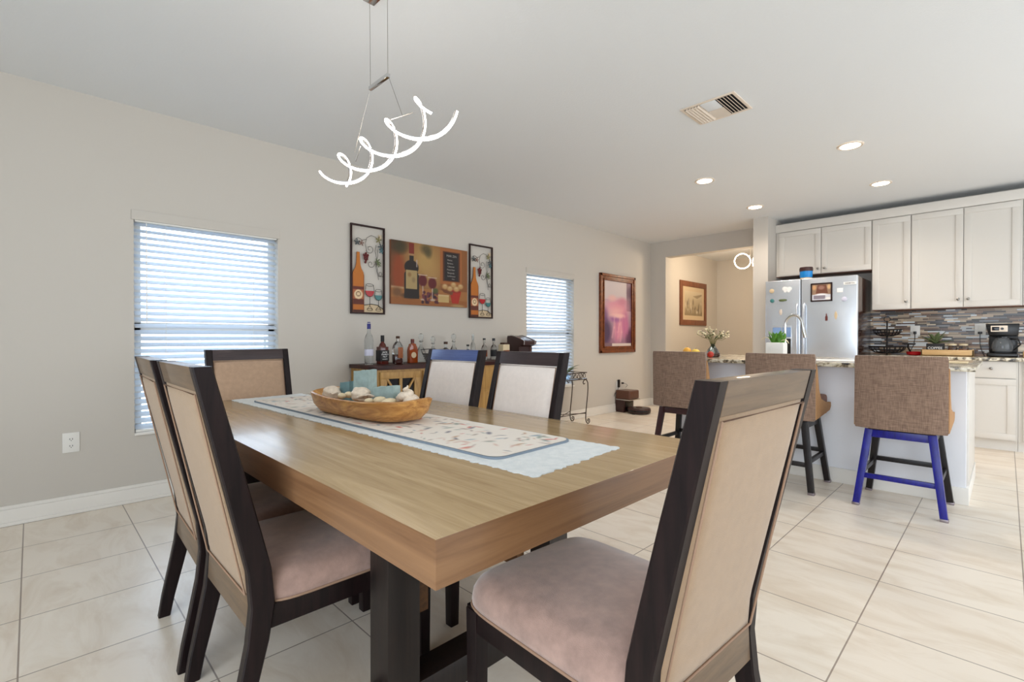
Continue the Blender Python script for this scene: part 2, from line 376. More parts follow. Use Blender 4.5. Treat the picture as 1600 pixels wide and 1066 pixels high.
struct(MB().box(-2.205, XR, YF, YF + .12, 0, H).build('wall_kitchen', 'wall'))
struct(MB().box(XW, -2.2, YH, YH + .1, 0, H).build('wall_hall', 'wall'))
wall_with_holes('wall_right', 'x', XR, XR + .15, YB, YF + .12, [(1.6, 6.6, .45, 2.4)])  # unseen opening made up for the side fill lamp
wall_with_holes('wall_front', 'y', YB - .15, YB, XW, XR, [(-1.35, 2.75, .0, 2.3)])  # presumed patio door opening, shifted along with its fill lamp

def baseboard(name, x0, x1, y0, y1): return struct(MB().box(x0, x1, y0, y1, 0, .105, .004).box(min(x0, x1), max(x0, x1), y0, y1, .105, .118).build(name, 'trim'))
mb = MB(); mb.box(XW, XW + .016, YB, 7.5, 0, .1, .003).box(XW, XW + .010, YB, 7.5, .1, .122, .003).box(XW, XW + .024, YB, 7.5, 0, .022, .006); struct(mb.build('baseboard_left', 'trim'))
struct(MB().box(XW, -3.975, 7.484, 7.5, 0, .118, .003).build('baseboard_far', 'trim'))
struct(MB().box(XW, XW + .016, 7.67, YH, 0, .118, .003).box(XW, -2.39, YH - .016, YH, 0, .118, .003).build('baseboard_hall', 'trim'))
struct(MB().box(-2.405, -2.19, 6.884, 6.9, 0, .118, .003).build('baseboard_stub', 'trim'))

def window(n, y0, y1):
    fx = XW - .11
    mb = MB()
    for a, b_, c, d in ((y0, y1, WZ0, WZ0 + .05), (y0, y1, WZ1 - .05, WZ1), (y0, y0 + .05, WZ0, WZ1), (y1 - .05, y1, WZ0, WZ1), (y0, y1, 1.19, 1.25)):
        mb.box(fx - .03, fx + .02, a, b_, c, d, .003)
    fr = struct(mb.build('window_%d' % n, 'trim'))
    MB().box(fx - .008, fx - .002, y0 + .04, y1 - .04, WZ0 + .04, WZ1 - .04).build('glass_pane', 'pane', fr)
    MB().box(XW - .10, XW + .02, y0 - .0, y1 + .0, WZ0 - .002, WZ0 + .016, .004).build('window_sill', 'trim', fr)
window(1, *W1); window(2, *W2)

def blind(y0, y1, label, group):
    t = thing('window_blind', label, 'blind', (XW - .035, (y0 + y1) / 2, WZ0 + .016), group=group); hw = (y1 - y0) / 2 - .006; z0 = 0; top = WZ1 - WZ0 - .016
    MB().box(-.03, .03, -hw, hw, top - .045, top - .002, .004).build('headrail', 'white', t)
    MB().box(.032, .044, -hw - .02, hw + .02, top - .035, top + .034, .004).build('valance', 'wall', t)
    mb = MB(); n = 33; a = math.radians(33)
    for i in range(n):
        z = .035 + (top - .095) * i / (n - 1)
        mb.box(-.025, .025, -hw, hw, -.0015, .0015, M4=Matrix.Translation((0, 0, z)) @ Matrix.Rotation(a, 4, 'Y'))
    mb.build('slats', 'slat', t)
    MB().box(-.025, .025, -hw, hw, 0.001, .018, .004).build('bottom_rail', 'white', t)
    mb = MB()
    for y in (-hw * .62, hw * .62): mb.tube([(.027, y, .01), (.027, y, top - .04)], .0012, 5).tube([(-.027, y, .01), (-.027, y, top - .04)], .0012, 5)
    mb.build('ladder_cord', 'white', t)
    MB().tube([(.034, -hw * .86, top - .05), (.036, -hw * .86, top - .75)], .003, 6).build('tilt_wand', 'white', t)
blind(*W1, 'wide white slatted window blind behind the dining chairs at left', None)
blind(*W2, 'white slatted window blind beside the framed painting, above the iron plant stand', None)

# outside
struct(MB().box(-14, XW - .16, -6, 14, -.25, -.2).build('ground', 'grass'))
f = thing('garden_fence', 'white board fence outside, glimpsed between the blind slats', 'fence', (-6.6, 2.5, -.2))
mb = MB()
for i in range(60): mb.box(-.01, .01, -5 + i * .17, -5 + i * .17 + .15, .05, 1.35, .003)
mb.build('boards', 'fence', f); MB().box(.01, .05, -5, 5.2, .3, .38).box(.01, .05, -5, 5.2, 1.1, 1.18).box(.0, .09, -5, -4.9, 0, 1.4).box(.0, .09, 5.1, 5.2, 0, 1.4).build('rails', 'fence', f)

# ================================================================ TABLE
TX0, TX1, TY0, TY1, TZ = -3.33, -.752, .540, 1.742, .76
t = thing('dining_table', 'long oak dining table with thick top, in the middle of the room', 'table', (-2.04, 1.14, 0))
lx0, lx1, ly0, ly1 = TX0 + 2.04, TX1 + 2.04, TY0 - 1.14, TY1 - 1.14
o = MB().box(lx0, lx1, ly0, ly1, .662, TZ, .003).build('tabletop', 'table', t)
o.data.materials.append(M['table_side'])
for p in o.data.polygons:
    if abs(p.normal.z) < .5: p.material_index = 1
for (a, b_) in ((-1.355 + 2.04, -1.25 + 2.04), (-2.712 + 2.04, -2.655 + 2.04)):
    for (c, d) in ((.73 - 1.14, .84 - 1.14), (1.44 - 1.14, 1.55 - 1.14)):
        MB().box(a, b_, c, d, .09, .662, .004).build('leg', 'table_leg', t)
    MB().box(a, b_, -.46, .46, 0, .09, .005).build('foot_beam', 'table_leg', t)
    MB().box(a, b_, -.3, .3, .60, .662, .004).build('top_beam', 'table_leg', t)
for y in (.90, 1.36): MB().box(-.66 + .045, .69, y - 1.14, y - 1.10, .235, .60, .003).build('stretcher', 'stretcher', t)

# runner with frayed edges, laid flat, slightly skewed
def skew_cloth(name, P, z, th, m, parent=None, fray=0, seed=1, rc=0):
    """flat cloth with corner points P in order; fringe tongues when fray"""
    rd = random.Random(seed); out = []; n = len(P)
    for i in range(n):
        a, b_ = Vector(P[i]), Vector(P[(i + 1) % n]); L = (b_ - a).length; k = max(2, int(L / (.012 if fray else .02)))
        if rc:
            p0 = Vector(P[i - 1]); d1 = (p0 - a).normalized(); d2 = (b_ - a).normalized()
            for q in range(7):
                tt = q / 6; out.append(tuple(a + d1 * rc * (1 - tt) ** 2 + d2 * rc * tt ** 2))
            for q in range(1, k): 
                if rc < L * q / k < L - rc: out.append(tuple(a.lerp(b_, q / k)))
        else:
            nrm = Vector(((b_ - a).y, -(b_ - a).x)).normalized()
            for q in range(k): out.append(tuple(a.lerp(b_, q / k) + nrm * rd.uniform(-fray, fray)))
    return MB().prism(out, z, z + th)
RP = [(-.895, .968), (-.93, 1.44), (-3.345, 1.30), (-3.30, .862)]
o = skew_cloth('r', RP, TZ + .0005, .003, 'runner', fray=.006).build('table_runner', 'runner'); tag(o, 'pale blue linen runner with frayed edges lying along the table', 'table runner')
PL, PW = 2.03, .40
pt = Paint(PL, PW, 420, (236, 228, 218)); rd = random.Random(5)
cols = [((206, 120, 108), 20), ((176, 160, 150), 55), ((150, 160, 150), 40), ((216, 186, 172), 45), ((120, 118, 128), 25), ((140, 158, 172), 22), ((190, 150, 120), 18)]
sp = []
for c_, n_ in cols:
    for _ in range(int(n_ * 1.5)): sp.append((rd.uniform(.01, .99), rd.uniform(.06, .94), rd.uniform(0, PI), rd.uniform(.006, .018), rd.uniform(.18, .45), c_))
for (u, v, a, r_, asp_, c_) in sp:
    i0, i1 = max(0, int((u - r_ * 1.2) * pt.nx)), min(pt.nx, int((u + r_ * 1.2) * pt.nx) + 1)
    rv = r_ * PL / PW; j0, j1 = max(0, int((v - rv * 1.2) * pt.ny)), min(pt.ny, int((v + rv * 1.2) * pt.ny) + 1)
    for j in range(j0, j1 + 1):
        for i in range(i0, i1 + 1):
            dx, dy = (i / pt.nx - u) * PL, (j / pt.ny - v) * PW; x_ = dx * math.cos(a) + dy * math.sin(a); y_ = -dx * math.sin(a) + dy * math.cos(a)
            e_ = 1.3 - math.hypot(x_ / (r_ * PL), y_ / (r_ * PL * asp_)) * 1.2
            if e_ > 0:
                e_ = min(1, e_) * .9; p = pt.c[j][i]
                for k in range(3): p[k] = p[k] * (1 - e_) + c_[k] * e_
mt = thing('floral_table_mat', 'long floral table mat with rounded corners on top of the pale blue runner', 'table mat', (-3.12, .925, TZ + .0038), math.atan2(1.008 - .925, 2.02) * 1)
A = Matrix.Rotation(-mt.rotation_euler.z, 3, 'Z')
skew_cloth('m', [(0, 0), (PL, 0), (PL, PW), (0, PW)], 0, .007, 'edge_blue', rc=.05).build('quilted_pad', 'edge_blue', mt)
o = pt.build('printed_face', (0, 0, .0078), (1, 0, 0), (0, 1, 0), mt, 'print_cloth')
# shrink the printed face into the rounded outline
for v_ in o.data.vertices:
    x_, y_ = v_.co.x / PL * 2 - 1, v_.co.y / PW * 2 - 1; hx, hy = PL / 2 - .004, PW / 2 - .004; X_, Y_ = x_ * hx, y_ * hy; R_ = .05
    cx_, cy_ = abs(X_) - (hx - R_), abs(Y_) - (hy - R_)
    if cx_ > 0 and cy_ > 0:
        mx_ = max(cx_, cy_); L_ = math.hypot(cx_, cy_)
        if L_ > 1e-6: cx_, cy_ = cx_ / L_ * mx_, cy_ / L_ * mx_
        X_ = math.copysign(hx - R_ + cx_, X_); Y_ = math.copysign(hy - R_ + cy_, Y_)
    v_.co.x, v_.co.y = X_ + PL / 2, Y_ + PW / 2

# bowl with candles, shells, stones
bz = TZ + .0116
bw = thing('dough_bowl', 'long carved wooden dough bowl full of shells on the floral mat', 'bowl', (-2.125, 1.13, bz), math.radians(6))
mb = MB(); n = 40; prof = [(.55, .0), (.8, .010), (.93, .040), (1.0, .088), (.955, .092), (.86, .055), (.6, .03), (.0, .028)]
rings = []
for s_, z_ in prof:
    ring = []
    for k in range(n):
        a = 2 * PI * k / n; ca, sa = math.cos(a), math.sin(a); e_ = .60
        x_ = math.copysign(abs(ca) ** e_, ca) * .385 * (s_ ** .75 if s_ else 0) ; y_ = math.copysign(abs(sa) ** e_, sa) * .135 * s_
        w_ = .010 * math.sin(3 * a + 1) * s_
        ring.append(mb.b.verts.new((x_ + .006 * math.sin(4 * a), y_ + w_ * .6, z_ + (.016 * abs(ca) ** 3 + .004 * math.sin(5 * a)) * (z_ / .09))))
    rings.append(ring)
for A_, B_ in zip(rings, rings[1:]):
    for k in range(n): mb.b.faces.new((A_[k], A_[(k + 1) % n], B_[(k + 1) % n], B_[k]))
mb.b.faces.new(rings[0][::-1]); bmesh.ops.remove_doubles(mb.b, verts=mb.b.verts[:], dist=1e-5)
mb.build('bowl_body', 'dough', bw, 60)
Mb = Matrix.Translation(bw.location) @ Matrix.Rotation(math.radians(6), 4, 'Z')
def inb(x, y, z): return Mb @ Vector((x, y, z))
def candle(x, y, z, sx, sy, h, rz, m, label):
    t = thing('pillar_candle', label, 'candle', inb(x, y, z), rz)
    nb = bmesh.new(); bmesh.ops.create_cube(nb, size=1)
    bmesh.ops.subdivide_edges(nb, edges=nb.edges[:], cuts=7, use_grid_fill=True)
    for v_ in nb.verts:
        v_.co.x *= sx; v_.co.y *= sy; v_.co.z = (v_.co.z + .5) * h
        k_ = v_.co.z / h
        if k_ > .95:
            d_ = max(abs(v_.co.x) / sx, abs(v_.co.y) / sy) * 2
            v_.co.z += .006 * math.sin(40 * v_.co.x) * math.cos(33 * v_.co.y) if d_ > .8 else -.008
        v_.co.x *= 1 + .02 * math.sin(25 * v_.co.z + x * 50); v_.co.y *= 1 + .02 * math.sin(31 * v_.co.z)
    MB().merge(nb).build('wax_block', m, t, 60)
    MB().tube([(0, 0, h - .01), (.002, 0, h + .008)], .0012, 5).build('wick', 'black', t)
candle(-.10, .06, .036, .085, .075, .172, .5, 'candle', 'tallest seafoam candle, square and uneven, standing in the wooden bowl')
candle(-.235, .055, .036, .065, .06, .108, .3, 'candle_dark', 'small teal candle left of the tallest one in the wooden bowl')
candle(.115, .03, .036, .105, .06, .108, .45, 'candle', 'low wide seafoam candle in the right half of the wooden bowl')
def shell(x, y, z, r, kind, label, seed):
    rd = random.Random(seed); rot = Matrix.Rotation(rd.uniform(0, 6), 3, 'Z') @ Matrix.Rotation(rd.uniform(-.3, .3), 3, 'X')
    p = inb(x, y, z)
    if kind == 'spiral':
        t = MB()
        for k in range(26):
            a = k * .55; s_ = r * (1 - k / 27) ; t.ell((math.cos(a) * s_ * .5, math.sin(a) * s_ * .5, r * .1 + k * r * .052), s_ * .62, s_ * .62, s_ * .5, 10, 6)
        o = t.build('sea_shell', 'shell', None, 60, loc=p)
    elif kind == 'lump': o = MB().ell((0, 0, 0), r, r * .9, r * .8, 26, 18, rot, .09, seed).build('sea_shell', 'shell', None, 80, loc=p)
    else:
        t = MB(); R = []
        for j in range(9):
            v_ = j / 8; row = []
            for i in range(21):
                a = -1.25 + 2.5 * i / 20; rr = r * v_ * (1 + .05 * math.cos(i * PI)); row.append(t.b.verts.new(rot @ Vector((rr * math.sin(a), rr * math.cos(a) - r * .4, r * .45 * (1 - (v_ * 1.0 - .3) ** 2) + .03 * r * math.cos(i * PI)))))
            R.append(row)
        for A_, B_ in zip(R, R[1:]):
            for i in range(20): t.b.faces.new((A_[i], A_[i + 1], B_[i + 1], B_[i]))
        bmesh.ops.remove_doubles(t.b, verts=t.b.verts[:], dist=1e-5)
        o = t.build('sea_shell', 'shell', None, 60, loc=p); md = o.modifiers.new('th', 'SOLIDIFY'); md.thickness = .004
    return tag(o, label, 'shell', 'shells in the wooden bowl')
shell(-.25, -.035, .092, .044, 'lump', 'knobbly white shell at the left end of the wooden bowl', 1)
shell(-.30, .03, .09, .03, 'lump', 'smaller white shell at the very left end of the wooden bowl', 21)
shell(-.175, -.065, .092, .032, 'fan', 'fan shell lying near the left rim of the wooden bowl', 2)
shell(.03, -.05, .108, .044, 'lump', 'large ribbed whelk shell in front of the tallest candle', 3)
shell(.10, -.075, .092, .045, 'fan', 'broad smooth white shell at the front middle of the wooden bowl', 4)
shell(.205, .055, .092, .034, 'lump', 'grey-cream shell between the low wide candle and the spired shell', 5)
shell(.30, -.0, .088, .052, 'spiral', 'pointed spired shell at the right end of the wooden bowl', 6)
shell(.255, .075, .092, .022, 'lump', 'little shell tucked behind the spired shell', 16)
for i, (x, y, z, a, b_, c_, lb) in enumerate([(-.09, -.075, .094, .026, .018, .014, 'small tan pebble left of the whelk shell in the wooden bowl'), (.195, -.065, .094, .030, .02, .018, 'beige pebble in front of the low wide candle'),
    (.262, -.065, .092, .046, .024, .018, 'long flat cream pebble at the front rim of the wooden bowl'), (-.105, -.03, .094, .022, .02, .016, 'yellowish pebble tucked behind the whelk shell'), (.165, -.10, .094, .020, .014, .012, 'grey-blue pebble at the front rim of the wooden bowl')]):
    o = MB().ell((0, 0, 0), a, b_, c_, 14, 9, Matrix.Rotation(i, 3, 'Z'), .04, i).build('pebble', 'stone', None, 60, loc=inb(x, y, z)); tag(o, lb, 'pebble', 'pebbles in the wooden bowl')

# ================================================================ DINING CHAIRS
def interp(tab, z):
    for (a, b_), (c_, d) in zip(tab, tab[1:]):
        if a <= z <= c_: return b_ + (d - b_) * (z - a) / (c_ - a)
    return tab[-1][1]
REAR = [(0, -.300), (.08, -.288), (.18, -.268), (.30, -.245), (.40, -.235), (.50, -.243), (1.066, -.371)]
DEP = [(0, .040), (.2, .050), (.4, .062), (.7, .058), (1.066, .046)]
HWID = .243
def dining_chair(label, group, front='fabric', rail='espresso_h_lit', rear='fabric_rear'):
    t = thing('dining_chair', label, 'chair', group=group)
    for s_ in (1, -1):
        mb = MB(); zs = [0, .04, .08, .13, .18, .24, .30, .35, .40, .45, .50, .6, .8, 1.0, 1.066]; rings = []
        y0, y1 = (HWID - .036, HWID) if s_ > 0 else (-HWID, -HWID + .036)
        for z in zs:
            x0 = interp(REAR, z); d = interp(DEP, z); c_ = .004
            rings.append([mb.b.verts.new(q) for q in ((x0, y0 + c_, z), (x0 + c_, y0, z), (x0 + d - c_, y0, z), (x0 + d, y0 + c_, z), (x0 + d, y1 - c_, z), (x0 + d - c_, y1, z), (x0 + c_, y1, z), (x0, y1 - c_, z))])
        for A_, B_ in zip(rings, rings[1:]):
            for k in range(8): mb.b.faces.new((A_[k], A_[(k + 1) % 8], B_[(k + 1) % 8], B_[k]))
        mb.b.faces.new(rings[0][::-1]); mb.b.faces.new(rings[-1])
        mb.build('leg', 'espresso', t, 30)
        ya, yb = (HWID - .055, HWID - .008) if s_ > 0 else (-HWID + .008, -HWID + .055)
        MB().bar((.335, (ya + yb) / 2, .385), (.337, (ya + yb) / 2, 0), .047, .047, (0, 1, 0), .004, .8).build('leg', 'espresso', t)
    def slab(z0, z1, inx, iny, xo0, xo1, bev):
        """slab between the two posts following the recline"""
        n = bmesh.new(); vs = []
        for z in (z0, z1):
            for x in (xo0, xo1):
                for y in (-HWID + iny, HWID - iny): vs.append(n.verts.new((interp(REAR, z) + x, y, z)))
        for f in ((0, 1, 3, 2), (4, 6, 7, 5), (0, 4, 5, 1), (2, 3, 7, 6), (0, 2, 6, 4), (1, 5, 7, 3)): n.faces.new([vs[i] for i in f])
        if bev: bmesh.ops.bevel(n, geom=n.edges[:], offset=bev, segments=3, profile=.6, affect='EDGES')
        return MB().merge(n)
    o = slab(1.000, 1.0655, 0, .036, .001, .045, .002).build('top_rail', rail, t); o['label'] = 'top rail of the backrest'
    slab(.335, .425, 0, .036, .004, .055, .002).build('lower_rail', 'espresso_h_lit', t)
    # front cushion, slightly domed
    def cushion(z0, z1, xf, bulge, hw, back=False):
        mb = MB(); ny, nz = 16, 18; G = []
        for j in range(nz + 1):
            v_ = j / nz; z = z0 + (z1 - z0) * v_; row = []
            for i in range(ny + 1):
                u = i / ny * 2 - 1; w_ = v_ * 2 - 1; e_ = (1 - abs(u) ** 6) * (1 - abs(w_) ** 8); x = interp(REAR, z) + xf + (bulge * (e_ ** .5 if e_ > 0 else 0))
                row.append(mb.b.verts.new((x, u * hw, z)))
            G.append(row)
        for j in range(nz):
            for i in range(ny): mb.b.faces.new((G[j][i], G[j][i + 1], G[j + 1][i + 1], G[j + 1][i]))
        return mb
    cushion(.46, 1.004, .034, .030, HWID - .0355).build('backrest', front, t, 60)
    cushion(.422, 1.003, .006, -.011, HWID - .0355).build('rear_panel', rear, t, 60)
    hw = HWID - .042; mb = MB()
    loop = [(.0, -hw, .43), (.0, -hw, .992), (.0, hw, .992), (.0, hw, .43), (.0, -hw, .43)]
    mb.tube([(interp(REAR, z) - .002, y, z) for x, y, z in loop], .0028, 6)
    mb.tube([(interp(REAR, max(z, .47)) + .044, y, max(z, .47)) for x, y, z in loop], .0026, 6)
    mb.build('piping', 'piping', t, 80)
    # seat
    mb = MB(); n = 44; rings = []; cx, hx, hy = .085, .287, HWID + .004
    for s_, z in ((.97, .392), (1.0, .398), (1.005, .415), (.992, .44), (.95, .463), (.86, .48), (.6, .492), (.3, .497), (0, .498)):
        ring = []
        for k in range(n):
            a = 2 * PI * k / n; ca, sa = math.cos(a), math.sin(a); e_ = .30 if s_ > .8 else .45
            ring.append(mb.b.verts.new((cx + math.copysign(abs(ca) ** e_, ca) * hx * s_, math.copysign(abs(sa) ** e_, sa) * hy * s_, z)))
        rings.append(ring)
    for A_, B_ in zip(rings, rings[1:]):
        for k in range(n): mb.b.faces.new((A_[k], A_[(k + 1) % n], B_[(k + 1) % n], B_[k]))
    mb.b.faces.new(rings[0][::-1]); bmesh.ops.remove_doubles(mb.b, verts=mb.b.verts[:], dist=1e-5)
    st = mb.build('seat', 'seat', t, 60)
    mb = MB(); pts = []
    for k in range(n + 1):
        a = 2 * PI * k / n; ca, sa = math.cos(a), math.sin(a); pts.append((cx + math.copysign(abs(ca) ** .3, ca) * (hx + .001), math.copysign(abs(sa) ** .3, sa) * (hy + .001), .398))
    mb.tube(pts, .004, 6).build('piping', 'piping', st, 80)
    mb = MB(); ap = HWID - .012
    mb.box(-.19, .358, ap - .022, ap, .325, .392, .002).box(-.19, .358, -ap, -ap + .022, .325, .392, .002).box(.336, .358, -ap, ap, .325, .392, .002).box(-.18, .35, -ap + .01, ap - .01, .375, .392)
    mb.build('apron', 'espresso', t)
    return t
grp = None
cA = dining_chair('dining chair nearest the camera, alone at the near end of the table', grp); cA.location = (-.694, 1.083, 0); cA.rotation_euler = (0, 0, PI - math.radians(3.1))
def put(src, x, y, a, label):
    c = copy_tree(src); c.location = (x, y, 0); c.rotation_euler = (0, 0, math.radians(a)); c['label'] = label; return c
put(cA, -1.675, .657, 90, 'left-hand dining chair nearest the camera, its tan back turned to us')
put(cA, -2.19, .656, 88, 'dining chair half hidden behind the nearer left-hand chair, in front of the wide window')
cD = dining_chair('dining chair at the far end of the table, facing us against the wide window', None, 'fabric', 'rail_dark'); cD.location = (-3.10, 1.0, 0)
cE = dining_chair('pale linen-backed dining chair with blue sheen painted on its dark top rail, on the far side, left of its twin', 'pale dining chairs on the far side', 'fabric_light', 'rail_blue_sheen'); cE.location = (-2.385, 1.55, 0); cE.rotation_euler = (0, 0, math.radians(-85))
cF = dining_chair('pale linen-backed dining chair with brown rail, in front of the iron plant stand', 'pale dining chairs on the far side', 'fabric_light', 'rail_dark'); cF.location = (-1.755, 1.525, 0); cF.rotation_euler = (0, 0, math.radians(-90))

# ================================================================ CHANDELIER
t = thing('chandelier', 'spiral LED chandelier hanging on thin wires over the dining table', 'chandelier', (-2.03, 1.15, 0))
def strand(s_, u0, u1):
    pts = []; X0, p, Zc = -2.497 + 2.03, .453, 1.993
    k = int((u1 - u0) * 36)
    for i in range(k + 1):
        u = u0 + (u1 - u0) * i / k; al = p * (u - .5 * s_); a = 2 * PI * u; r_ = .080 + .010 * al
        pts.append((X0 + al, -r_ * math.cos(a), Zc - .85 * r_ * math.sin(a - .05) + .05 * al))
    return pts
for s_, u0, u1 in ((0, -.02, 2.12), (1, .44, 2.55)):
    P = strand(s_, u0, u1)
    MB().tube(P, .0043, 8).build('led_tube', 'led', t, 80)
    # chrome channel hugging the inner side of the tube
    Q = []
    for x, y, z in P:
        zc = 1.993 + .05 * (x - P[0][0]); d = math.hypot(y, z - zc) or 1; Q.append((x, y * (1 - .009 / d), z - (z - zc) * .009 / d))
    MB().tube(Q, .004, 6).build('channel', 'chrome', t, 80)
MB().tube([(-.30, .03, 2.036), (-.13, -.03, 2.05)], .002, 6).tube([(.13, -.02, 2.098), (.24, .02, 2.105)], .002, 6).build('crossbar', 'nickel', t)
MB().box(-.095, .075, -.008, .008, 2.312, 2.33, .002).build('spreader_bar', 'chrome', t)
MB().box(-.11, .08, -.03, .03, 2.732, 2.7395, .002).build('ceiling_canopy', 'chrome', t)
for a, b_ in (((-.09, 0, 2.322), (-.095, 0, 2.725)), ((.068, 0, 2.322), (.065, 0, 2.725)), ((-.09, 0, 2.322), (-.21, -.02, 2.047)), ((.07, 0, 2.322), (.19, 0, 2.10))):
    MB().tube([a, b_], .0012, 5).build('wire', 'nickel', t)

# ================================================================ CEILING FITTINGS
for x, y, lb in ((-.92, 4.86, 'round recessed ceiling light, nearest and rightmost of the front pair'), (-2.165, 4.89, 'round recessed ceiling light, left one of the front pair'), (-.92, 6.27, 'round recessed ceiling light just above the tall kitchen cabinets'), (-2.165, 6.31, 'round recessed ceiling light nearest the white wall stub')):
    t = thing('recessed_light', lb, 'ceiling light', (x, y, H), group='recessed kitchen lights')
    MB().lathe([(.095, -.0005), (.095, -.004), (.088, -.009), (.072, -.006), (.072, -.0005)], n=32, close=False).build('trim_ring', 'lamp_trim', t)
    MB().cyl((0, 0, -.006), .072, .004, 32).build('lens', 'lamp_lens', t)
    l = bpy.data.lights.new('recessed_bulb', 'SPOT'); l.energy = 30; l.color = (1, .86, .72); l.spot_size = 2.6; l.spot_blend = .8; l.shadow_soft_size = .07
    lo = bpy.data.objects.new('recessed_bulb', l); lo.location = (0, 0, -.02); C.objects.link(lo); lo.parent = t
t = thing('ceiling_vent', 'beige louvred air vent in the ceiling', 'air vent', (-1.43, 3.41, H), 0)
MB().box(-.185, .185, -.165, -.145, -.008, -.0005, .002).box(-.185, .185, .145, .165, -.008, -.0005, .002).box(-.185, -.165, -.145, .145, -.008, -.0005, .002).box(.165, .185, -.145, .145, -.008, -.0005, .002).build('vent_frame', 'lamp_trim', t)
MB().box(-.165, .165, -.145, .145, -.002, -.0005).build('duct_opening', 'dark', t)
mb = MB()
for side in (-1, 1):
    for k in range(5):
        x = side * (.148 - k * .021); mb.box(-.009, .009, -.143, .143, -.0008, .0008, M4=Matrix.Translation((x, 0, -.009)) @ Matrix.Rotation(side * .7, 4, 'Y'))
for k in range(7): mb.box(-.052, .052, -.007, .007, -.0008, .0008, M4=Matrix.Translation((0, .13 - k * .02, -.008)) @ Matrix.Rotation(-.7, 4, 'X'))
mb.build('louvres', 'lamp_trim', t)
MB().box(-.05, .05, -.145, -.01, -.011, -.003, .001).build('centre_plate', 'ceiling', t)

# ================================================================ WALL ART
def bottle_paint(p, cx, base, top, wd, col, dk):
    bw_ = wd
    P = [(cx - bw_, base), (cx - bw_, base + (top - base) * .52), (cx - bw_ * .32, base + (top - base) * .72), (cx - bw_ * .28, top), (cx + bw_ * .28, top), (cx + bw_ * .32, base + (top - base) * .72), (cx + bw_, base + (top - base) * .52), (cx + bw_, base)]
    p.poly(P, col); return P
# central canvas: still life (generic)
W_, H_ = .957, .629
p = Paint(W_, H_, 190, (176, 140, 84)); p.grad((168, 118, 62), (150, 104, 56))
p.ell(.42, .72, .30, .5, (210, 178, 104), .9, .8); p.ell(.52, .5, .16, .3, (206, 168, 100), .6, .9)
p.rect(0, .0, .1, 1, (110, 58, 26), .6); p.ell(.09, .48, .10, .42, (168, 74, 24), .85, .5); p.ell(.02, .95, .25, .2, (74, 52, 22), .8, .6); p.ell(.11, .9, .10, .14, (66, 66, 34), .7, .6)
p.ell(.43, .92, .10, .12, (84, 78, 44), .8, .7); p.ell(.46, .85, .06, .10, (70, 70, 40), .6, .7)
p.rect(.62, .0, 1, 1, (160, 96, 42), .55); p.rect(.615, .38, .92, .99, (190, 118, 56), .9); p.rect(.65, .43, .89, .94, (104, 52, 24)); p.rect(.67, .45, .872, .92, (34, 28, 30))
p.rect(0, 0, 1, .27, (186, 128, 66), 1); p.rect(0, 0, 1, .11, (168, 104, 46), .8); p.line([(.0, .27), (.14, .26)], .012, (214, 184, 140), .8); p.ell(.07, .19, .08, .10, (120, 84, 50), .8, .6)
p.ell(.23, .14, .14, .06, (44, 26, 16), .85, .6)
bottle_paint(p, .245, .10, .84, .092, (34, 24, 20), 0); p.ell(.245, .60, .092, .12, (34, 24, 20), 1, .1)
p.rect(.215, .80, .275, .985, (140, 44, 24)); p.rect(.21, .79, .28, .815, (190, 150, 100))
p.rect(.175, .255, .315, .55, (196, 176, 118)); p.ell(.22, .48, .03, .05, (150, 110, 60), .7, .6); p.ell(.27, .40, .03, .06, (150, 130, 90), .6, .6); p.line([(.31, .62), (.31, .72)], .008, (210, 200, 190), .9)
for cx, cy in ((.385, .41), (.51, .38)):
    p.ell(cx, cy, .064, .115, (120, 70, 50), .6, .3); p.ell(cx, cy - .01, .060, .10, (104, 18, 26), 1, .25)
    p.line([(cx - .055, cy + .085), (cx + .055, cy + .085)], .005, (226, 206, 186)); p.line([(cx, cy - .10), (cx + .005, .10)], .006, (222, 208, 190)); p.ell(cx + .005, .095, .045, .02, (214, 196, 170), .9, .4)
rd = random.Random(3)
for k in range(26):
    x_, y_ = rd.uniform(.37, .58), rd.uniform(.05, .22); p.ell(x_, y_, .022, .033, rd.choice([(84, 30, 50), (56, 22, 44), (120, 52, 64)]), .95, .4)
p.ell(.55, .25, .05, .06, (80, 96, 46), .9, .5)
p.ell(.51, .095, .045, .02, (214, 196, 170), .8, .4); p.line([(.51, .28), (.51, .10)], .006, (222, 208, 190))
p.rect(.585, .07, .735, .19, (222, 196, 128)); p.rect(.585, .17, .735, .20, (236, 214, 156))
p.poly([(.74, .27), (.91, .27), (.87, .06), (.78, .06)], (196, 46, 22)); p.ell(.825, .27, .085, .03, (160, 34, 18), 1, .3)
p.poly([(.62, .30), (.80, .26), (.78, .20), (.66, .24)], (130, 76, 40))
for x_, y_, r_ in ((.68, .34, .05), (.80, .38, .05), (.90, .36, .05), (.75, .31, .05), (.84, .31, .055)): p.ell(x_, y_, r_, r_ * 1.1, (222, 186, 120), 1, .5); p.ell(x_, y_ + .02, r_ * .6, r_ * .5, (240, 216, 164), .8, .7)
p.ell(.86, .02, .12, .03, (200, 176, 120), .8, .5)
def line_of_text(y, x0, x1, seed, big=False):
    rd = random.Random(seed); x = x0
    while x < x1:
        s_ = rd.uniform(.012, .03); p.line([(x, y), (min(x1, x + s_), y + rd.uniform(-.012, .012))], .0035 if not big else .005, (216, 210, 200), .9); x += s_ + .008
t = thing('wine_canvas', 'wide wine still-life canvas hanging between the two narrow metal panels', 'canvas', (XW + .001, 2.501, 1.474))
MB().box(0, .032, 0, W_, 0, H_, .003).build('stretched_canvas', 'frame_brown', t)
for row in p.c:
    for q in row:
        for k in range(3): q[k] *= (.84, .80, .80)[k]
p.build('painted_face', (.0325, 0, 0), (0, 1, 0), (0, 0, 1), t)
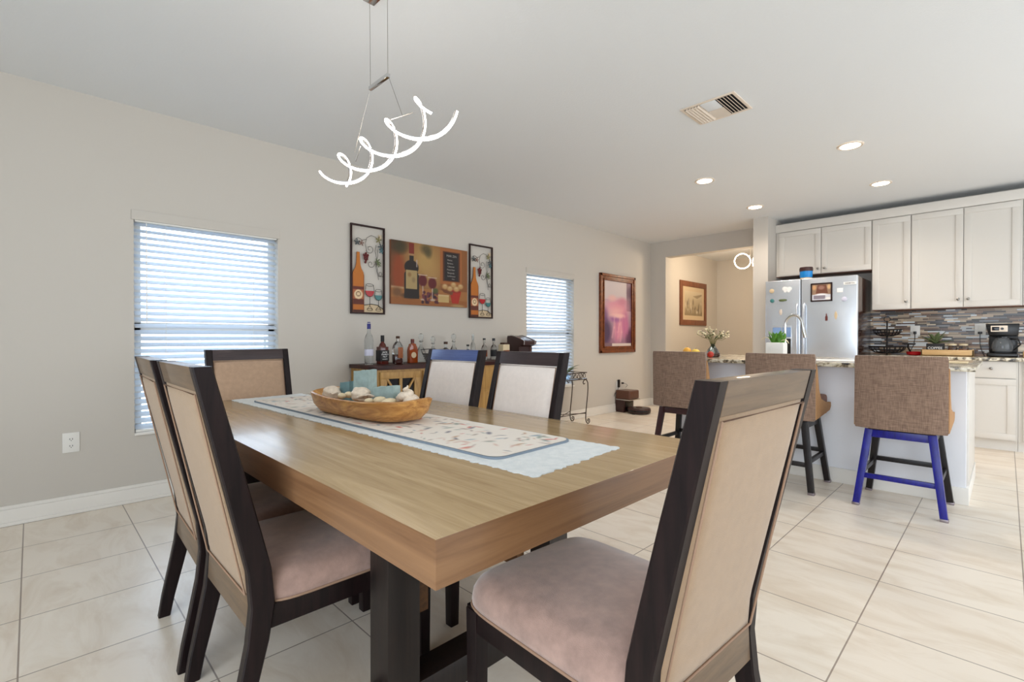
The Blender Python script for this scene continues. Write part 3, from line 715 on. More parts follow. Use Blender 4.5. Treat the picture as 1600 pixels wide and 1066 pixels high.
def txt(s_, sz, y, z, col='white', x=.0335, par=None, nm='lettering'): return text(s_, sz, nm, col, par or t, (x, y, z), (PI / 2, 0, PI / 2), .0003)
txt('MAR ZIN', .034, .738, .545, 'chalk'); txt('Merlot', .024, .715, .500, 'chalk'); txt('Barbera', .024, .720, .466, 'chalk'); txt('Cabernet', .024, .730, .432, 'chalk'); txt('Pinot Noir', .024, .730, .398, 'chalk'); txt('Burgundy', .024, .730, .364, 'chalk'); txt('Lambrusco', .024, .735, .330, 'chalk'); txt('Vino', .020, .76, .300, 'chalk')

# narrow metal panels with bottle, vine and glasses
def metal_panel(y0, y1, label):
    w_, h_ = y1 - y0, .832; t = thing('metal_wine_panel', label, 'wall art', (XW + .002, y0, 1.364), group='metal wine panels')
    f = .016; x0, x1 = .012, .03
    MB().box(x0, x1, 0, w_, 0, f, .002).box(x0, x1, 0, w_, h_ - f, h_, .002).box(x0, x1, 0, f, f, h_ - f, .002).box(x0, x1, w_ - f, w_, f, h_ - f, .002).box(0, x0, w_ * .3, w_ * .36, .02, .03).box(0, x0, w_ * .3, w_ * .36, h_ - .014, h_ - .004).build('frame', 'frame_dark', t)
    R = Matrix(((0, 0, 1, 0), (1, 0, 0, 0), (0, 1, 0, 0), (0, 0, 0, 1)))
    def flat(P, a, b_, name, m):
        return MB().prism(P, a, b_, R).build(name, m, t)
    cx = .078; bwid = .058
    P = [(cx - bwid, .016)] + [(cx - bwid, .36)] + [(cx - bwid + .008, .39), (cx - bwid + .026, .42), (cx - .022, .455), (cx - .017, .50), (cx - .014, .575), (cx + .014, .575), (cx + .017, .50), (cx + .022, .455), (cx + bwid - .026, .42), (cx + bwid - .008, .39), (cx + bwid, .36), (cx + bwid, .016)]
    bo = flat(P, .014, .022, 'bottle_shape', 'print'); me = bo.data
    ca = me.color_attributes.new('Col', 'FLOAT_COLOR', 'CORNER')
    pb = Paint(.116, .56, 120, (196, 118, 30)); pb.grad((190, 112, 30), (180, 100, 26)); pb.rect(0, .0, 1, .04, (70, 24, 14)); pb.rect(0, .13, 1, .21, (92, 34, 18)); pb.rect(0, .21, 1, .38, (168, 92, 56)); pb.rect(0, .38, 1, .42, (96, 34, 18))
    pb.ell(.5, .29, .40, .085, (226, 200, 160), 1, .15); pb.ell(.5, .30, .24, .05, (120, 84, 60), 1, .2); pb.ell(.5, .30, .17, .035, (222, 196, 156), 1, .2); pb.rect(0, .0, .06, 1, (120, 60, 20), .6); pb.rect(.94, 0, 1, 1, (120, 60, 20), .6)
    for lp in ca.data: lp.color = (*lin((150, 84, 24)), 1)
    bm = bmesh.new(); g = []
    # coloured front, trimmed to the bottle outline row by row
    def half(z):
        if z < .36: return bwid
        for (ya, za), (yb, zb) in zip(P[1:], P[2:]):
            if ya <= cx and za <= z <= zb: return cx - (ya + (yb - ya) * (z - za) / max(1e-6, zb - za))
        return .014
    for j in range(101):
        z = .018 + .556 * j / 100; hh = half(z) - .001; row = []
        for i in range(25): row.append(bm.verts.new((.0226, cx + hh * (i / 12 - 1), z)))
        g.append(row)
    for j in range(100):
        for i in range(24): bm.faces.new((g[j][i], g[j][i + 1], g[j + 1][i + 1], g[j + 1][i]))
    me = bpy.data.meshes.new('bottle_print'); bm.to_mesh(me); bm.free(); ca = me.color_attributes.new('Col', 'FLOAT_COLOR', 'POINT')
    for k, v_ in enumerate(me.vertices):
        uu = (v_.co.y - cx) / bwid / 2 + .5; vv = (v_.co.z - .018) / .556
        ca.data[k].color = (*lin(pb.c[min(pb.ny, int(vv * pb.ny + .5))][max(0, min(pb.nx, int(uu * pb.nx + .5)))]), 1)
    me.materials.append(M['print']); o = bpy.data.objects.new('bottle_print', me); C.objects.link(o); o.parent = bo
    # glasses
    for gx, gz, col, s_ in ((.195, .165, 'red', 1.0), (.285, .135, 'glass_teal', .85)):
        mb = MB(); r_ = .046 * s_; c_ = gz + .055 * s_
        arc = [(.02, gx + r_ * math.cos(a) * (1 if math.sin(a) < 0 else 1 - .25 * math.sin(a)), c_ + .055 * s_ * math.sin(a) * (1 if math.sin(a) < 0 else 1.1)) for a in [PI * (1 + k / 12) for k in range(13)]]
        mb.tube([(.02, gx - r_ * .8, c_ + .055 * s_)] + arc + [(.02, gx + r_ * .8, c_ + .055 * s_)], .0022, 5)
        mb.tube([(.02, gx + r_ * .8 * math.cos(a), c_ + .055 * s_ + .012 * math.sin(a)) for a in [2 * PI * k / 16 for k in range(17)]], .0018, 5)
        mb.tube([(.02, gx, c_ - .054 * s_), (.02, gx, .075)], .0026, 5).tube([(.02, gx - .028, .045), (.02, gx, .078), (.02, gx + .028, .045)], .002, 5)
        mb.tube([(.02, gx + .028 * math.cos(a), .042 + .010 * math.sin(a)) for a in [2 * PI * k / 14 for k in range(15)]], .0018, 5)
        gl = mb.build('wine_glass_outline', 'iron', t, 80)
        Pw = [(gx + r_ * .96 * math.cos(a), c_ + .053 * s_ * math.sin(a)) for a in [PI * (1 + k / 14) for k in range(15)]]
        MB().prism(Pw, .017, .021, R).build('wine', col, gl)
    flat([(.135, .016), (.335, .016), (.335, .05), (.28, .085), (.21, .092), (.135, .08)], .013, .016, 'table_shape', 'label_cream')
    MB().tube([(.018, .135, .082), (.018, .21, .095), (.018, .28, .087), (.018, .335, .05)], .003, 5).build('table_edge', 'iron', t)
    # vine
    def spiral(cx_, cz_, r0, a0, turns, dirn=1, k=20): return [(.02, cx_ + r0 * (1 - .8 * i / k) * math.cos(a0 + dirn * 2 * PI * turns * i / k), cz_ + r0 * (1 - .8 * i / k) * math.sin(a0 + dirn * 2 * PI * turns * i / k)) for i in range(k + 1)]
    mb = MB(); mb.tube([(.02, .26, .735), (.02, .21, .745), (.02, .165, .715), (.02, .15, .66), (.02, .16, .60), (.02, .165, .565)], .002, 5)
    mb.tube(spiral(.195, .615, .045, 3.6, 1.2), .002, 5).tube(spiral(.075, .67, .042, 0, 1.1), .002, 5).tube([(.02, .11, .685), (.02, .16, .70)], .002, 5)
    mb.tube([(.02, .262, .66), (.02, .25, .60), (.02, .265, .54), (.02, .255, .47), (.02, .27, .40), (.02, .30, .365), (.02, .335, .365)], .002, 5).tube([(.02, .27, .62), (.02, .28, .56), (.02, .262, .50), (.02, .275, .42), (.02, .285, .33)], .002, 5)
    mb.tube(spiral(.205, .475, .038, 0, 1.1, -1), .002, 5).tube(spiral(.30, .39, .026, 4, 1.1), .002, 5); mb.tube([(.02, .243, .475), (.02, .262, .49)], .002, 5)
    mb.build('vine', 'iron', t, 80)
    def leaf(y, z, r_, m, k):
        Pq = [(y + r_ * (.55 + .45 * math.cos(5 * a)) * math.cos(a + k), z + r_ * (.55 + .45 * math.cos(5 * a)) * math.sin(a + k)) for a in [2 * PI * i / 30 for i in range(30)]]
        flat(Pq, .022, .026, 'vine_leaf', m)
    for y, z, r_, m_, k in ((.285, .71, .036, 'stem', .2), (.30, .74, .028, 'label_cream', 1), (.31, .65, .036, 'leaf_slate', .7), (.315, .61, .030, 'leaf_teal', .1), (.275, .505, .034, 'green_dk', .9), (.29, .475, .026, 'green_dk', 2), (.065, .665, .034, 'leaf_slate', .4), (.11, .66, .028, 'leaf_brown', 1.4)): leaf(y, z, r_, m_, k)
    mb = MB(); rd = random.Random(4)
    for (yy, zz) in [(0, 0), (-.014, 0), (.014, 0), (-.02, .018), (0, .018), (.02, .018), (-.012, -.018), (.012, -.018), (0, -.034), (0, .034), (-.006, -.05)]: mb.ell((.022, .155 + yy, .535 + zz), .008, .011, .012, 8, 6)
    mb.build('grape_bunch', 'grape', t)
M['glass_teal'] = mat('teal_glaze', (60, 120, 120), .3); M['leaf_slate'] = mat('slate_leaf', (74, 82, 84), .5, metal=.3); M['leaf_teal'] = mat('teal_leaf', (70, 110, 120), .5, metal=.3)
M['leaf_brown'] = mat('brown_leaf', (120, 80, 66), .5); M['grape'] = mat('grape_red', (96, 26, 26), .4)
metal_panel(2.087, 2.438, 'narrow black-framed metal wine panel left of the wide canvas')
metal_panel(3.495, 3.848, 'narrow black-framed metal wine panel right of the wide canvas, beside the small window')

def framed(name, label, y0, y1, z0, z1, fw, fm, painter, mat_w=0, X=XW, prof=True):
    w_, h_ = y1 - y0, z1 - z0; t = thing(name, label, 'picture', (X + .001, y0, z0)); mb = MB()
    for a, b_, c_, d in ((0, w_, 0, fw), (0, w_, h_ - fw, h_), (0, fw, fw, h_ - fw), (w_ - fw, w_, fw, h_ - fw)):
        mb.box(0, .026, a, b_, c_, d, .003)
        if prof: mb.box(.02, .04, a + (fw * .0 if b_ - a > fw * 1.5 else (0 if a == 0 else fw * .6)), b_ - (0 if b_ - a > fw * 1.5 else (fw * .6 if a == 0 else 0)), c_ + (fw * .6 if c_ > fw else 0), d - (fw * .6 if c_ == 0 else 0), .005) if False else None
    if prof:
        for a, b_, c_, d in ((0, w_, 0, fw * .4), (0, w_, h_ - fw * .4, h_), (0, fw * .4, 0, h_), (w_ - fw * .4, w_, 0, h_), (fw * .8, w_ - fw * .8, fw * .8, fw), (fw * .8, w_ - fw * .8, h_ - fw, h_ - fw * .8), (fw * .8, fw, fw * .8, h_ - fw * .8), (w_ - fw, w_ - fw * .8, fw * .8, h_ - fw * .8)): mb.box(.02, .038, a, b_, c_, d, .004)
    mb.build('frame', fm, t)
    MB().box(.002, .012, fw * .5, w_ - fw * .5, fw * .5, h_ - fw * .5).build('mount', 'label_cream' if mat_w else 'frame_dark', t)
    q = fw + mat_w; p = painter(w_ - 2 * q, h_ - 2 * q); p.build('printed_picture', (.0135, q, q), (0, 1, 0), (0, 0, 1), t)
    return t
def pink(w_, h_):   # a plain stand-in: soft rose drapery shapes under a pale sky
    p = Paint(w_, h_, 130, (214, 190, 190)); p.grad((206, 194, 196), (150, 104, 128)); p.rect(0, .72, 1, 1, (214, 200, 198), .7)
    p.rect(.82, .55, 1, 1, (110, 76, 96), .75); p.ell(.95, .85, .14, .12, (96, 66, 88), .8, .5); p.ell(.05, .22, .28, .26, (74, 52, 84), .95, .5); p.ell(.05, .48, .16, .16, (110, 70, 120), .8, .6); p.ell(.95, .12, .20, .2, (92, 50, 80), .9, .5)
    for a in ((.35, .62, .42, .16, (226, 150, 168)), (.62, .58, .40, .22, (222, 140, 160)), (.45, .5, .40, .16, (236, 176, 176)), (.6, .32, .30, .24, (216, 132, 160)), (.5, .2, .22, .2, (228, 150, 172)), (.78, .34, .18, .26, (196, 110, 148)), (.4, .42, .28, .07, (150, 90, 150)), (.52, .47, .34, .05, (244, 198, 188)), (.3, .74, .2, .07, (230, 180, 176)), (.68, .70, .22, .08, (206, 130, 150))): p.ell(*a[:4], a[4], .85, .7)
    for a, b_, c_, d, q in ((.38, .44, .30, .14, 0), (.46, .40, .44, .10, 1), (.58, .46, .50, .22, 0), (.70, .44, .74, .12, 1), (.62, .36, .60, .08, 0), (.80, .5, .86, .2, 1)): p.line([(a, b_), ((a + c_) / 2 + .03, (b_ + d) / 2), (c_, d)], .03, (186, 104, 150) if q else (240, 180, 188), .4)
    p.rect(0, 0, 1, .045, (222, 206, 196)); p.rect(0, .0, .3, .05, (130, 100, 110)); return p
framed('framed_painting', 'tall painting in rose tones with a burnished wooden frame, right of the small window', 5.998, 6.961, .912, 2.107, .10, 'frame_gilt', pink)
def sepia(w_, h_):
    p = Paint(w_, h_, 100, (196, 180, 152)); p.grad((206, 190, 160), (150, 132, 102)); p.poly([(.45, .80), (.98, .92), (.98, .86), (.7, .72)], (150, 132, 104)); rd = random.Random(8)
    for k in range(26):
        x_ = rd.uniform(.02, .98); y_ = rd.uniform(.05, .6); p.ell(x_, y_, rd.uniform(.02, .06), rd.uniform(.06, .25), rd.choice([(96, 80, 60), (216, 204, 180), (150, 134, 106), (112, 96, 74), (232, 226, 210)]), .6, .6)
    p.rect(.0, .0, 1, .10, (140, 122, 92), .6); return p
framed('hallway_print', 'sepia print in a brown frame on the hallway wall, above the flower vase', 8.53, 9.645, 1.38, 2.212, .10, 'frame_brown', sepia, .085, prof=False)

# ================================================================ OUTLETS
def outlet(label, loc, rz, plug=None):
    t = thing('wall_outlet', label, 'outlet', loc, rz)      # local: plate in the yz plane facing +x
    MB().box(0.0005, .007, -.042, .042, -.064, .064, .003).build('cover_plate', 'white', t)
    for z in (.022, -.022):
        r = MB().cyl((.0065, 0, z), .017, .002, 20, 'x').build('socket', 'white', t)
        MB().box(.008, .009, -.008, -.005, z - .004, z + .006).box(.008, .009, .005, .008, z - .004, z + .006).cyl((.008, 0, z - .009), .0025, .001, 8, 'x').build('slots', 'dark', r)
    return t
outlet('white duplex wall outlet below the wide window, near the baseboard', (XW, .182, .463), 0)
outlet('white wall outlet with plugs above the robot vacuum dock', (XW, 6.505, .40), 0)
o = MB().box(.011, .035, -.02, .02, -.07, .05, .006).tube([(.024, 0, -.07), (.02, -.05, -.13), (.015, -.10, -.16), (.02, -.13, -.20)], .003, 6).build('power_plug', 'black', loc=(XW, 6.50, .44)); tag(o, 'black adapter plug with cord above the robot vacuum dock', 'plug')
o = MB().box(.012, .045, -.014, .014, -.012, .012, .005).tube([(.045, 0, 0), (.06, .07, -.02), (.05, .10, -.04), (.03, .08, -.075)], .0025, 6).build('power_plug', 'dark', loc=(XW, 6.60, .43)); tag(o, 'small dark plug with a looping cord beside the adapter plug', 'plug')

# ================================================================ ROBOT VACUUM
t = thing('vacuum_dock', 'tall brown robot vacuum dock on the floor against the wall', 'vacuum dock', (-4.085, 6.56, 0))
MB().box(-.15, .10, -.14, .14, .20, .335, .025, 3).build('dust_bin', 'brownpl', t)
MB().box(-.15, .0, -.14, .14, .0, .19, .01).build('dock_body', 'darkbrown', t)
MB().box(-.15, .105, -.142, .142, .188, .20, .003).build('trim_line', 'chrome', t)
MB().box(.0, .004, -.10, .10, .02, .16, .003).build('suction_bay', 'black', t)
t = thing('robot_vacuum', 'round dark brown robot vacuum parked at its dock', 'robot vacuum', (-3.888, 6.53, 0))
MB().lathe([(.15, .012), (.168, .02), (.17, .07), (.16, .085), (.12, .09), (0, .091)], n=36).build('body', 'darkbrown', t)
MB().lathe([(.171, .035), (.173, .045), (.171, .055)], n=36, close=False).build('bumper', 'black', t)
MB().cyl((0, 0, .09), .05, .012, 24).build('sensor_turret', 'brownpl', t); MB().cyl((0, .15, 0), .02, .02, 12).cyl((0, -.15, 0), .02, .02, 12).build('wheel', 'black', t)

# ================================================================ PLANT STAND
t = thing('plant_stand', 'wrought-iron scroll-legged plant stand under the small window', 'plant stand', (-4.0, 4.905, 0))
hx, hy = .13, .29; ir = .007
mb = MB()
for z in (.60, .685): mb.tube([(-hx, -hy, z), (hx, -hy, z), (hx, hy, z), (-hx, hy, z), (-hx, -hy, z)], ir, 6)
for k in range(9):
    y = -hy + .05 + k * .06; mb.tube([(hx, y + .022 * math.cos(a), .642 + .03 * math.sin(a)) for a in [2 * PI * q / 10 for q in range(11)]], .003, 5)
for k in range(4):
    x = -hx + .04 + k * .06; mb.tube([(x + .022 * math.cos(a), hy, .642 + .03 * math.sin(a)) for a in [2 * PI * q / 10 for q in range(11)]], .003, 5); mb.tube([(x + .022 * math.cos(a), -hy, .642 + .03 * math.sin(a)) for a in [2 * PI * q / 10 for q in range(11)]], .003, 5)
mb.build('tray_rim', 'bronze', t, 80); MB().box(-hx, hx, -hy, hy, .606, .612, .001).build('glass_shelf', 'glass', t)
for sx in (-1, 1):
    for sy in (-1, 1):
        P = [(0, .53), (.02, .515), (.035, .53), (.03, .56), (0, .58), (-.035, .585)]
        P = [(-.02, .545), (-.04, .535), (-.055, .55), (-.05, .575), (-.02, .595), (.02, .585), (.045, .55), (.05, .48), (.04, .38), (.02, .26), (.004, .15), (.0, .09), (.01, .045), (.035, .015), (.065, .012), (.085, .035), (.08, .065), (.055, .072), (.042, .052), (.055, .038)]
        mb = MB(); mb.tube([(sx * (hx + .0 * q), sy * (hy - .02 + q), z) for q, z in P], ir, 6); mb.build('leg', 'bronze', t, 80)
for z in (.15,): MB().tube([(-hx, -hy + .02, z), (hx, hy - .02, z)], .005, 6).tube([(hx, -hy + .02, z), (-hx, hy - .02, z)], .005, 6).tube([(hx, -hy + .02, z + .01), (hx, hy - .02, z + .01)], .005, 6).build('cross_brace', 'bronze', t)
def blade(mb, base, tip, wd, sag=.3, n=8, th=.0015):
    base, tip = Vector(base), Vector(tip); d = tip - base; side = d.cross(Vector((0, 0, 1)))
    if side.length < 1e-4: side = Vector((1, 0, 0))
    side.normalize(); L = d.length; rows = []
    for i in range(n + 1):
        u = i / n; c_ = base + d * u + Vector((0, 0, sag * L * (math.sin(PI * u * .85)) * .6)); w_ = wd * (math.sin(PI * min(1, u * .9 + .1)) ** .7) * .5
        rows.append([mb.b.verts.new(c_ - side * w_), mb.b.verts.new(c_ + Vector((0, 0, -w_ * .35))), mb.b.verts.new(c_ + side * w_)])
    for A_, B_ in zip(rows, rows[1:]):
        for k in range(2): mb.b.faces.new((A_[k], A_[k + 1], B_[k + 1], B_[k]))
    return mb
def solid(o, th=.002): md = o.modifiers.new('th', 'SOLIDIFY'); md.thickness = th; return o
t = thing('potted_plant', 'long-leaved plant in a low pot on the iron plant stand', 'plant', (-4.0, 4.905, .6125))
MB().lathe([(.06, 0), (.075, .05), (.08, .055), (.07, .055), (.065, .045), (0, .045)], n=24).build('pot', 'glass_tint', t)
mb = MB(); rd = random.Random(6)
for k in range(10):
    a = rd.uniform(-.7, .7) + (PI / 2 if k % 3 else -PI / 2); L = rd.uniform(.16, .30); blade(mb, (0, 0, .045), (math.cos(a) * L * .42, math.sin(a) * L, .045 + rd.uniform(.02, .13)), .026, .25)
blade(mb, (0, 0, .045), (.03, -.06, .33), .014, .0); blade(mb, (0, 0, .045), (.02, .08, .14), .014, .0)
solid(mb.build('leaves', 'green_dk', t, 60))

# ================================================================ SIDEBOARD
t = thing('bar_cabinet', 'honey-wood bar cabinet with dark top, glazed doors, behind the table', 'cabinet', (-4.0, 3.2, 0))
y0, y1 = 2.09 - 3.2, 4.3 - 3.2; xb = -4.22 + 4.0; xf = -3.745 + 4.0
def bow(ov, k=14): return [(xf + ov + .085 * math.sin(PI * i / k), y0 - ov + (y1 - y0 + 2 * ov) * i / k) for i in range(k + 1)]
MB().prism([(xb, y0 - .02)] + bow(.012) + [(xb, y1 + .02)][:1], .865, .90, bev=.003).build('top', 'cane_top', t)
MB().prism([(xb, y0)] + bow(0) + [(xb, y1)], .08, .865).build('carcass', 'cane', t)
mb = MB()
for y in (y0 + .04, y1 - .04):
    for x in (xb + .04, xf - .03): mb.box(x - .025, x + .025, y - .025, y + .025, 0, .09, .004)
mb.build('feet', 'cane', t)
def front_x(y): return xf + .085 * math.sin(PI * (y - y0) / (y1 - y0))
def cab_door(ya, yb):
    d0 = Vector((front_x(ya), ya, 0)); d1 = Vector((front_x(yb), yb, 0)); ang = math.atan2((d1 - d0).x, (d1 - d0).y); L = (d1 - d0).length
    R = Matrix.Translation((d0.x + .002, d0.y, 0)) @ Matrix.Rotation(-ang, 4, 'Z')
    mb = MB(); z0, z1 = .14, .845; f = .058
    for a, b_, c_, d in ((0, L, z0, z0 + f), (0, L, z1 - f, z1), (0, f, z0 + f, z1 - f), (L - f, L, z0 + f, z1 - f), (L / 2 - .013, L / 2 + .013, z0 + f, z1 - f)): mb.box(0, .022, a, b_, c_, d, .002, M4=R)
    zb = z1 - f - .20; mb.box(0, .02, f, L - f, zb - .015, zb + .01, .001, M4=R)
    for (p_, q_) in (((f, z1 - f), (L / 2, zb)), ((L - f, z1 - f), (L / 2, zb)), ((f, z0 + f), (L / 2, zb)), ((L - f, z0 + f), (L / 2, zb))):
        a, b_ = R @ Vector((.012, p_[0], p_[1])), R @ Vector((.012, q_[0], q_[1])); mb.bar(a, b_, .016, .024, R.to_3x3() @ Vector((1, 0, 0)))
    d = mb.build('door', 'cane', t)
    MB().box(.001, .004, f * .8, L - f * .8, z0 + f * .8, z1 - f * .8, M4=R).build('door_glass', 'cab_glass', d)
    MB().ell(R @ Vector((.035, L - .03, .5)), .012, .012, .012, 10, 8).build('knob', 'iron', d)
    return R, L
M['cab_glass'] = mat('dark_cabinet_glass', (14, 14, 24), .08)
for ya, yb in ((-1.09, -.72), (-.69, -.34), (.30, .66), (.70, 1.06)): cab_door(ya, yb)
MB().box(front_x(0) - .004, front_x(0) + .006, -.30, .26, .14, .60, .002).box(front_x(0) - .004, front_x(0) + .006, -.30, .26, .64, .845, .002).build('centre_panel', 'cane', t)

# ---- bottles on the bar cabinet
def lathe_thing(mb_prof, name, m, t, n=24): return MB().lathe(mb_prof, n=n).build(name, m, t, 40)
BX, BZ = -4.0, .9005
def bottle(y, h, r, kind, label, x=BX, grp='bottles on the bar cabinet'):
    t = thing('liquor_bottle', label, 'bottle', (x, y, BZ), 0, grp); return t
# vodka: tall clear, blue cap
t = bottle(2.15, .38, .038, 0, 'tall clear vodka bottle with deep blue cap at the left end of the bar cabinet')
lathe_thing([(.034, 0), (.038, .004), (.038, .225), (.03, .255), (.015, .285), (.013, .33), (.013, .345)], 'glass_body', 'glass', t)
lathe_thing([(.016, .318), (.016, .36), (.016, .366)], 'cap', 'blue_cap', t); lathe_thing([(.013, .372), (.013, .38)], 'cap_top', 'blue_cap', t)
lathe_thing([(.0385, .03), (.0385, .11)], 'label_band', 'label_frost', t) if False else None
M['label_frost'] = mat('frosted_label', (206, 206, 224), .5); lathe_thing([(.0384, .08), (.0388, .081), (.0388, .135), (.0384, .136)], 'label_band', 'label_frost', t)
# square whiskey, black label
t = bottle(2.285, 0, 0, 0, 'square whiskey bottle with a black label, second from the left on the bar cabinet')
MB().prism([(-.042, -.034), (-.034, -.042), (.034, -.042), (.042, -.034), (.042, .034), (.034, .042), (-.034, .042), (-.042, .034)], 0, .158, bev=.004).lathe([(.036, .156), (.028, .18), (.015, .198), (.0145, .225)], n=20).build('glass_body', 'amber_dk', t)
lathe_thing([(.0165, .205), (.0165, .262)], 'cap', 'label_black', t)
MB().box(-.0432, .0432, -.0432, .0432, .028, .128, .001).build('label', 'label_black', t)
R45 = (PI / 2, 0, PI / 2)
text('JACK', .022, 'lettering', 'paper', t, (.0438, 0, .108), R45); text("DANIEL'S", .017, 'lettering', 'paper', t, (.0438, 0, .088), R45); text('No.7', .020, 'lettering', 'paper', t, (.0438, 0, .068), R45); text('WHISKEY', .012, 'lettering', 'paper', t, (.0438, 0, .045), R45)
# arched bottle with amber label
t = bottle(2.445, 0, 0, 0, 'flat clear whiskey bottle with a bronze label, behind the small dark ornament')
def flask(w_, h_, d_, m_, t):
    P = [(-w_, 0), (w_, 0), (w_, h_ * .55)] + [(w_ * math.cos(a) * 1.0, h_ * .55 + h_ * .30 * math.sin(a)) for a in [PI * k / 12 for k in range(1, 5)]] + [(.015, h_ * .87), (-.015, h_ * .87)] + [(w_ * math.cos(a), h_ * .55 + h_ * .30 * math.sin(a)) for a in [PI * k / 12 for k in range(8, 12)]] + [(-w_, h_ * .55)]
    R = Matrix(((0, 0, 1, 0), (1, 0, 0, 0), (0, 1, 0, 0), (0, 0, 0, 1)))
    return MB().prism(P, -d_, d_, R, bev=.006).cyl((0, 0, h_ * .85), .0135, h_ * .10, 16).build('glass_body', m_, t)
flask(.048, .235, .022, 'glass', t)
MB().box(-.0155, .0155, -.040, .040, .008, .085, .003).build('liquor', 'amber_dk', t); MB().box(.0225, .0245, -.012, .040, .05, .15, .001).build('label', 'bronze_label', t); lathe_thing([(.017, .232), (.018, .235), (.018, .252), (.016, .256)], 'stopper', 'cork', t); lathe_thing([(.0142, .195), (.0142, .225)], 'neck_band', 'nickel', t)
t = bottle(2.605, 0, 0, 0, 'oval amber bourbon bottle with a round badge, fourth from the left')
flask(.047, .215, .022, 'amber', t); MB().lathe([(.028, 0), (.028, .002)], (.0225, 0, .075), 24, 'x').build('label', 'label_cream', t); lathe_thing([(.017, .19), (.017, .225), (.016, .228)], 'stopper', 'red_cap', t)
o = MB().tube([(0, -.035, 0), (0, .035, 0)], .004, 6).ell((0, 0, .022), .022, .034, .020, 14, 10, None, .12, 3).ell((.0, .022, .036), .012, .014, .012, 10, 8).build('trinket', 'cane_top', loc=(-3.80, 2.335, BZ + .004)); tag(o, 'small dark carved ornament in front of the whiskey bottles', 'ornament')
# wire basket
t = thing('wire_basket', 'dark slatted wire basket beside the oval bourbon bottle', 'basket', (-3.92, 2.80, BZ))
mb = MB()
for k in range(5):
    s_ = .055 + k * .006; z = .006 + k * .0185
    for q in (-1, 1): mb.box(-s_, s_, q * s_ - .003, q * s_ + .003, z - .006, z + .006, .001).box(q * s_ - .003, q * s_ + .003, -s_, s_, z - .006, z + .006, .001)
mb.tube([(-.08, -.08, .085), (-.08, -.10, .125), (-.08, .07, .13), (-.08, .08, .085)], .004, 6).tube([(.08, -.08, .085), (.08, -.10, .125), (.08, .07, .13), (.08, .08, .085)], .004, 6).box(-.055, .055, -.055, .055, 0, .006); mb.build('basket_body', 'iron', t, 80)
# decanters
def decanter(y, s_, label, top='glass', x=BX, body='glass'):
    t = thing('decanter', label, 'decanter', (x, y, BZ), 0, 'glass decanters on the bar cabinet')
    lathe_thing([(.045 * s_, 0), (.052 * s_, .01), (.05 * s_, .07 * s_), (.03 * s_, .12 * s_), (.014 * s_, .15 * s_), (.013 * s_, .19 * s_), (.019 * s_, .20 * s_)], 'glass_body', body, t)
    lathe_thing([(.009 * s_, .195 * s_), (.012 * s_, .205 * s_), (.024 * s_, .225 * s_), (.024 * s_, .255 * s_), (.01 * s_, .268 * s_)], 'stopper', top, t)
    lathe_thing([(.014 * s_, .188 * s_), (.0205 * s_, .192 * s_), (.0205 * s_, .198 * s_), (.014 * s_, .2 * s_)], 'neck_ring', 'nickel', t)
decanter(2.77, 1.05, 'cut-glass decanter behind the wire basket', x=-4.10); decanter(2.90, .95, 'squat glass decanter, second of the clear row', x=-4.08)
decanter(3.14, 1.05, 'tall glass decanter in the middle of the clear row, right of the corked bottle', x=-4.05)
def slim(y, h, r, cap, label, body='glass', lab=None, x=BX, caph=.03, cr=1.1):
    t = bottle(y, h, r, 0, label, x)
    lathe_thing([(r * .9, 0), (r, .006), (r, h * .52), (r * .75, h * .62), (r * .36, h * .70), (r * .34, h * .93)], 'glass_body', body, t)
    lathe_thing([(r * .42 * cr, h - caph), (r * .42 * cr, h)], 'cap', cap, t)
    if lab: lathe_thing([(r + .0004, h * .15), (r + .0008, h * .16), (r + .0008, h * .44), (r + .0004, h * .45)], 'label', lab, t)
slim(3.00, .20, .040, 'cork', 'short round bottle with a dark cork stopper among the decanters', cr=1.2, caph=.025)
slim(3.36, .285, .028, 'glass', 'slender tall clear bottle right of the glass decanters', caph=.07)
slim(3.52, .235, .034, 'black', 'clear bottle with a black cap and amber label, left of the black-and-clear one', lab='amber', caph=.02)
slim(3.66, .235, .036, 'black', 'clear bottle with a tall black cap and black label, left of the tan box', lab='label_black', caph=.03)
slim(3.25, .17, .034, 'black', 'short clear bottle with a black cap, mostly behind the blue-sheen chair', caph=.02, x=-3.95)
t = thing('snack_box', 'tan patterned box between the black-capped bottles and the coffee machine', 'box', (-3.98, 3.80, BZ))
MB().box(-.04, .04, -.05, .05, 0, .165, .004).build('carton', 'stone', t); MB().box(.0402, .042, -.045, .045, .06, .10).build('label', 'amber', t); MB().box(-.035, .035, -.03, .035, .165, .185, .003).build('flap', 'cork', t)
# pod coffee machine
t = thing('pod_coffee_machine', 'dark maroon pod coffee machine at the right end of the bar cabinet', 'coffee machine', (-3.98, 4.09, BZ))
R = Matrix(((1, 0, 0, 0), (0, 0, 1, 0), (0, 1, 0, 0), (0, 0, 0, 1)))
side = [(-.16, 0), (.16, 0), (.16, .04), (.06, .05), (.06, .15), (.16, .17), (.165, .215), (.12, .235), (.02, .265), (-.08, .285), (-.15, .28), (-.165, .24)]
side = [(x * .85, z * .93) for x, z in side]
MB().prism(side, -.11, .075, R, bev=.008).build('body', 'darkbrown', t)
MB().prism([(x * .9, z * .95 + .012) for x, z in side], .075, .115, R, bev=.006).build('water_tank', 'brownpl', t)
mb = MB()
for y in (-.108, .073): mb.tube([(x + .002, y, z + .004) for x, z in side[5:]], .004, 6)
mb.build('chrome_trim', 'chrome', t)

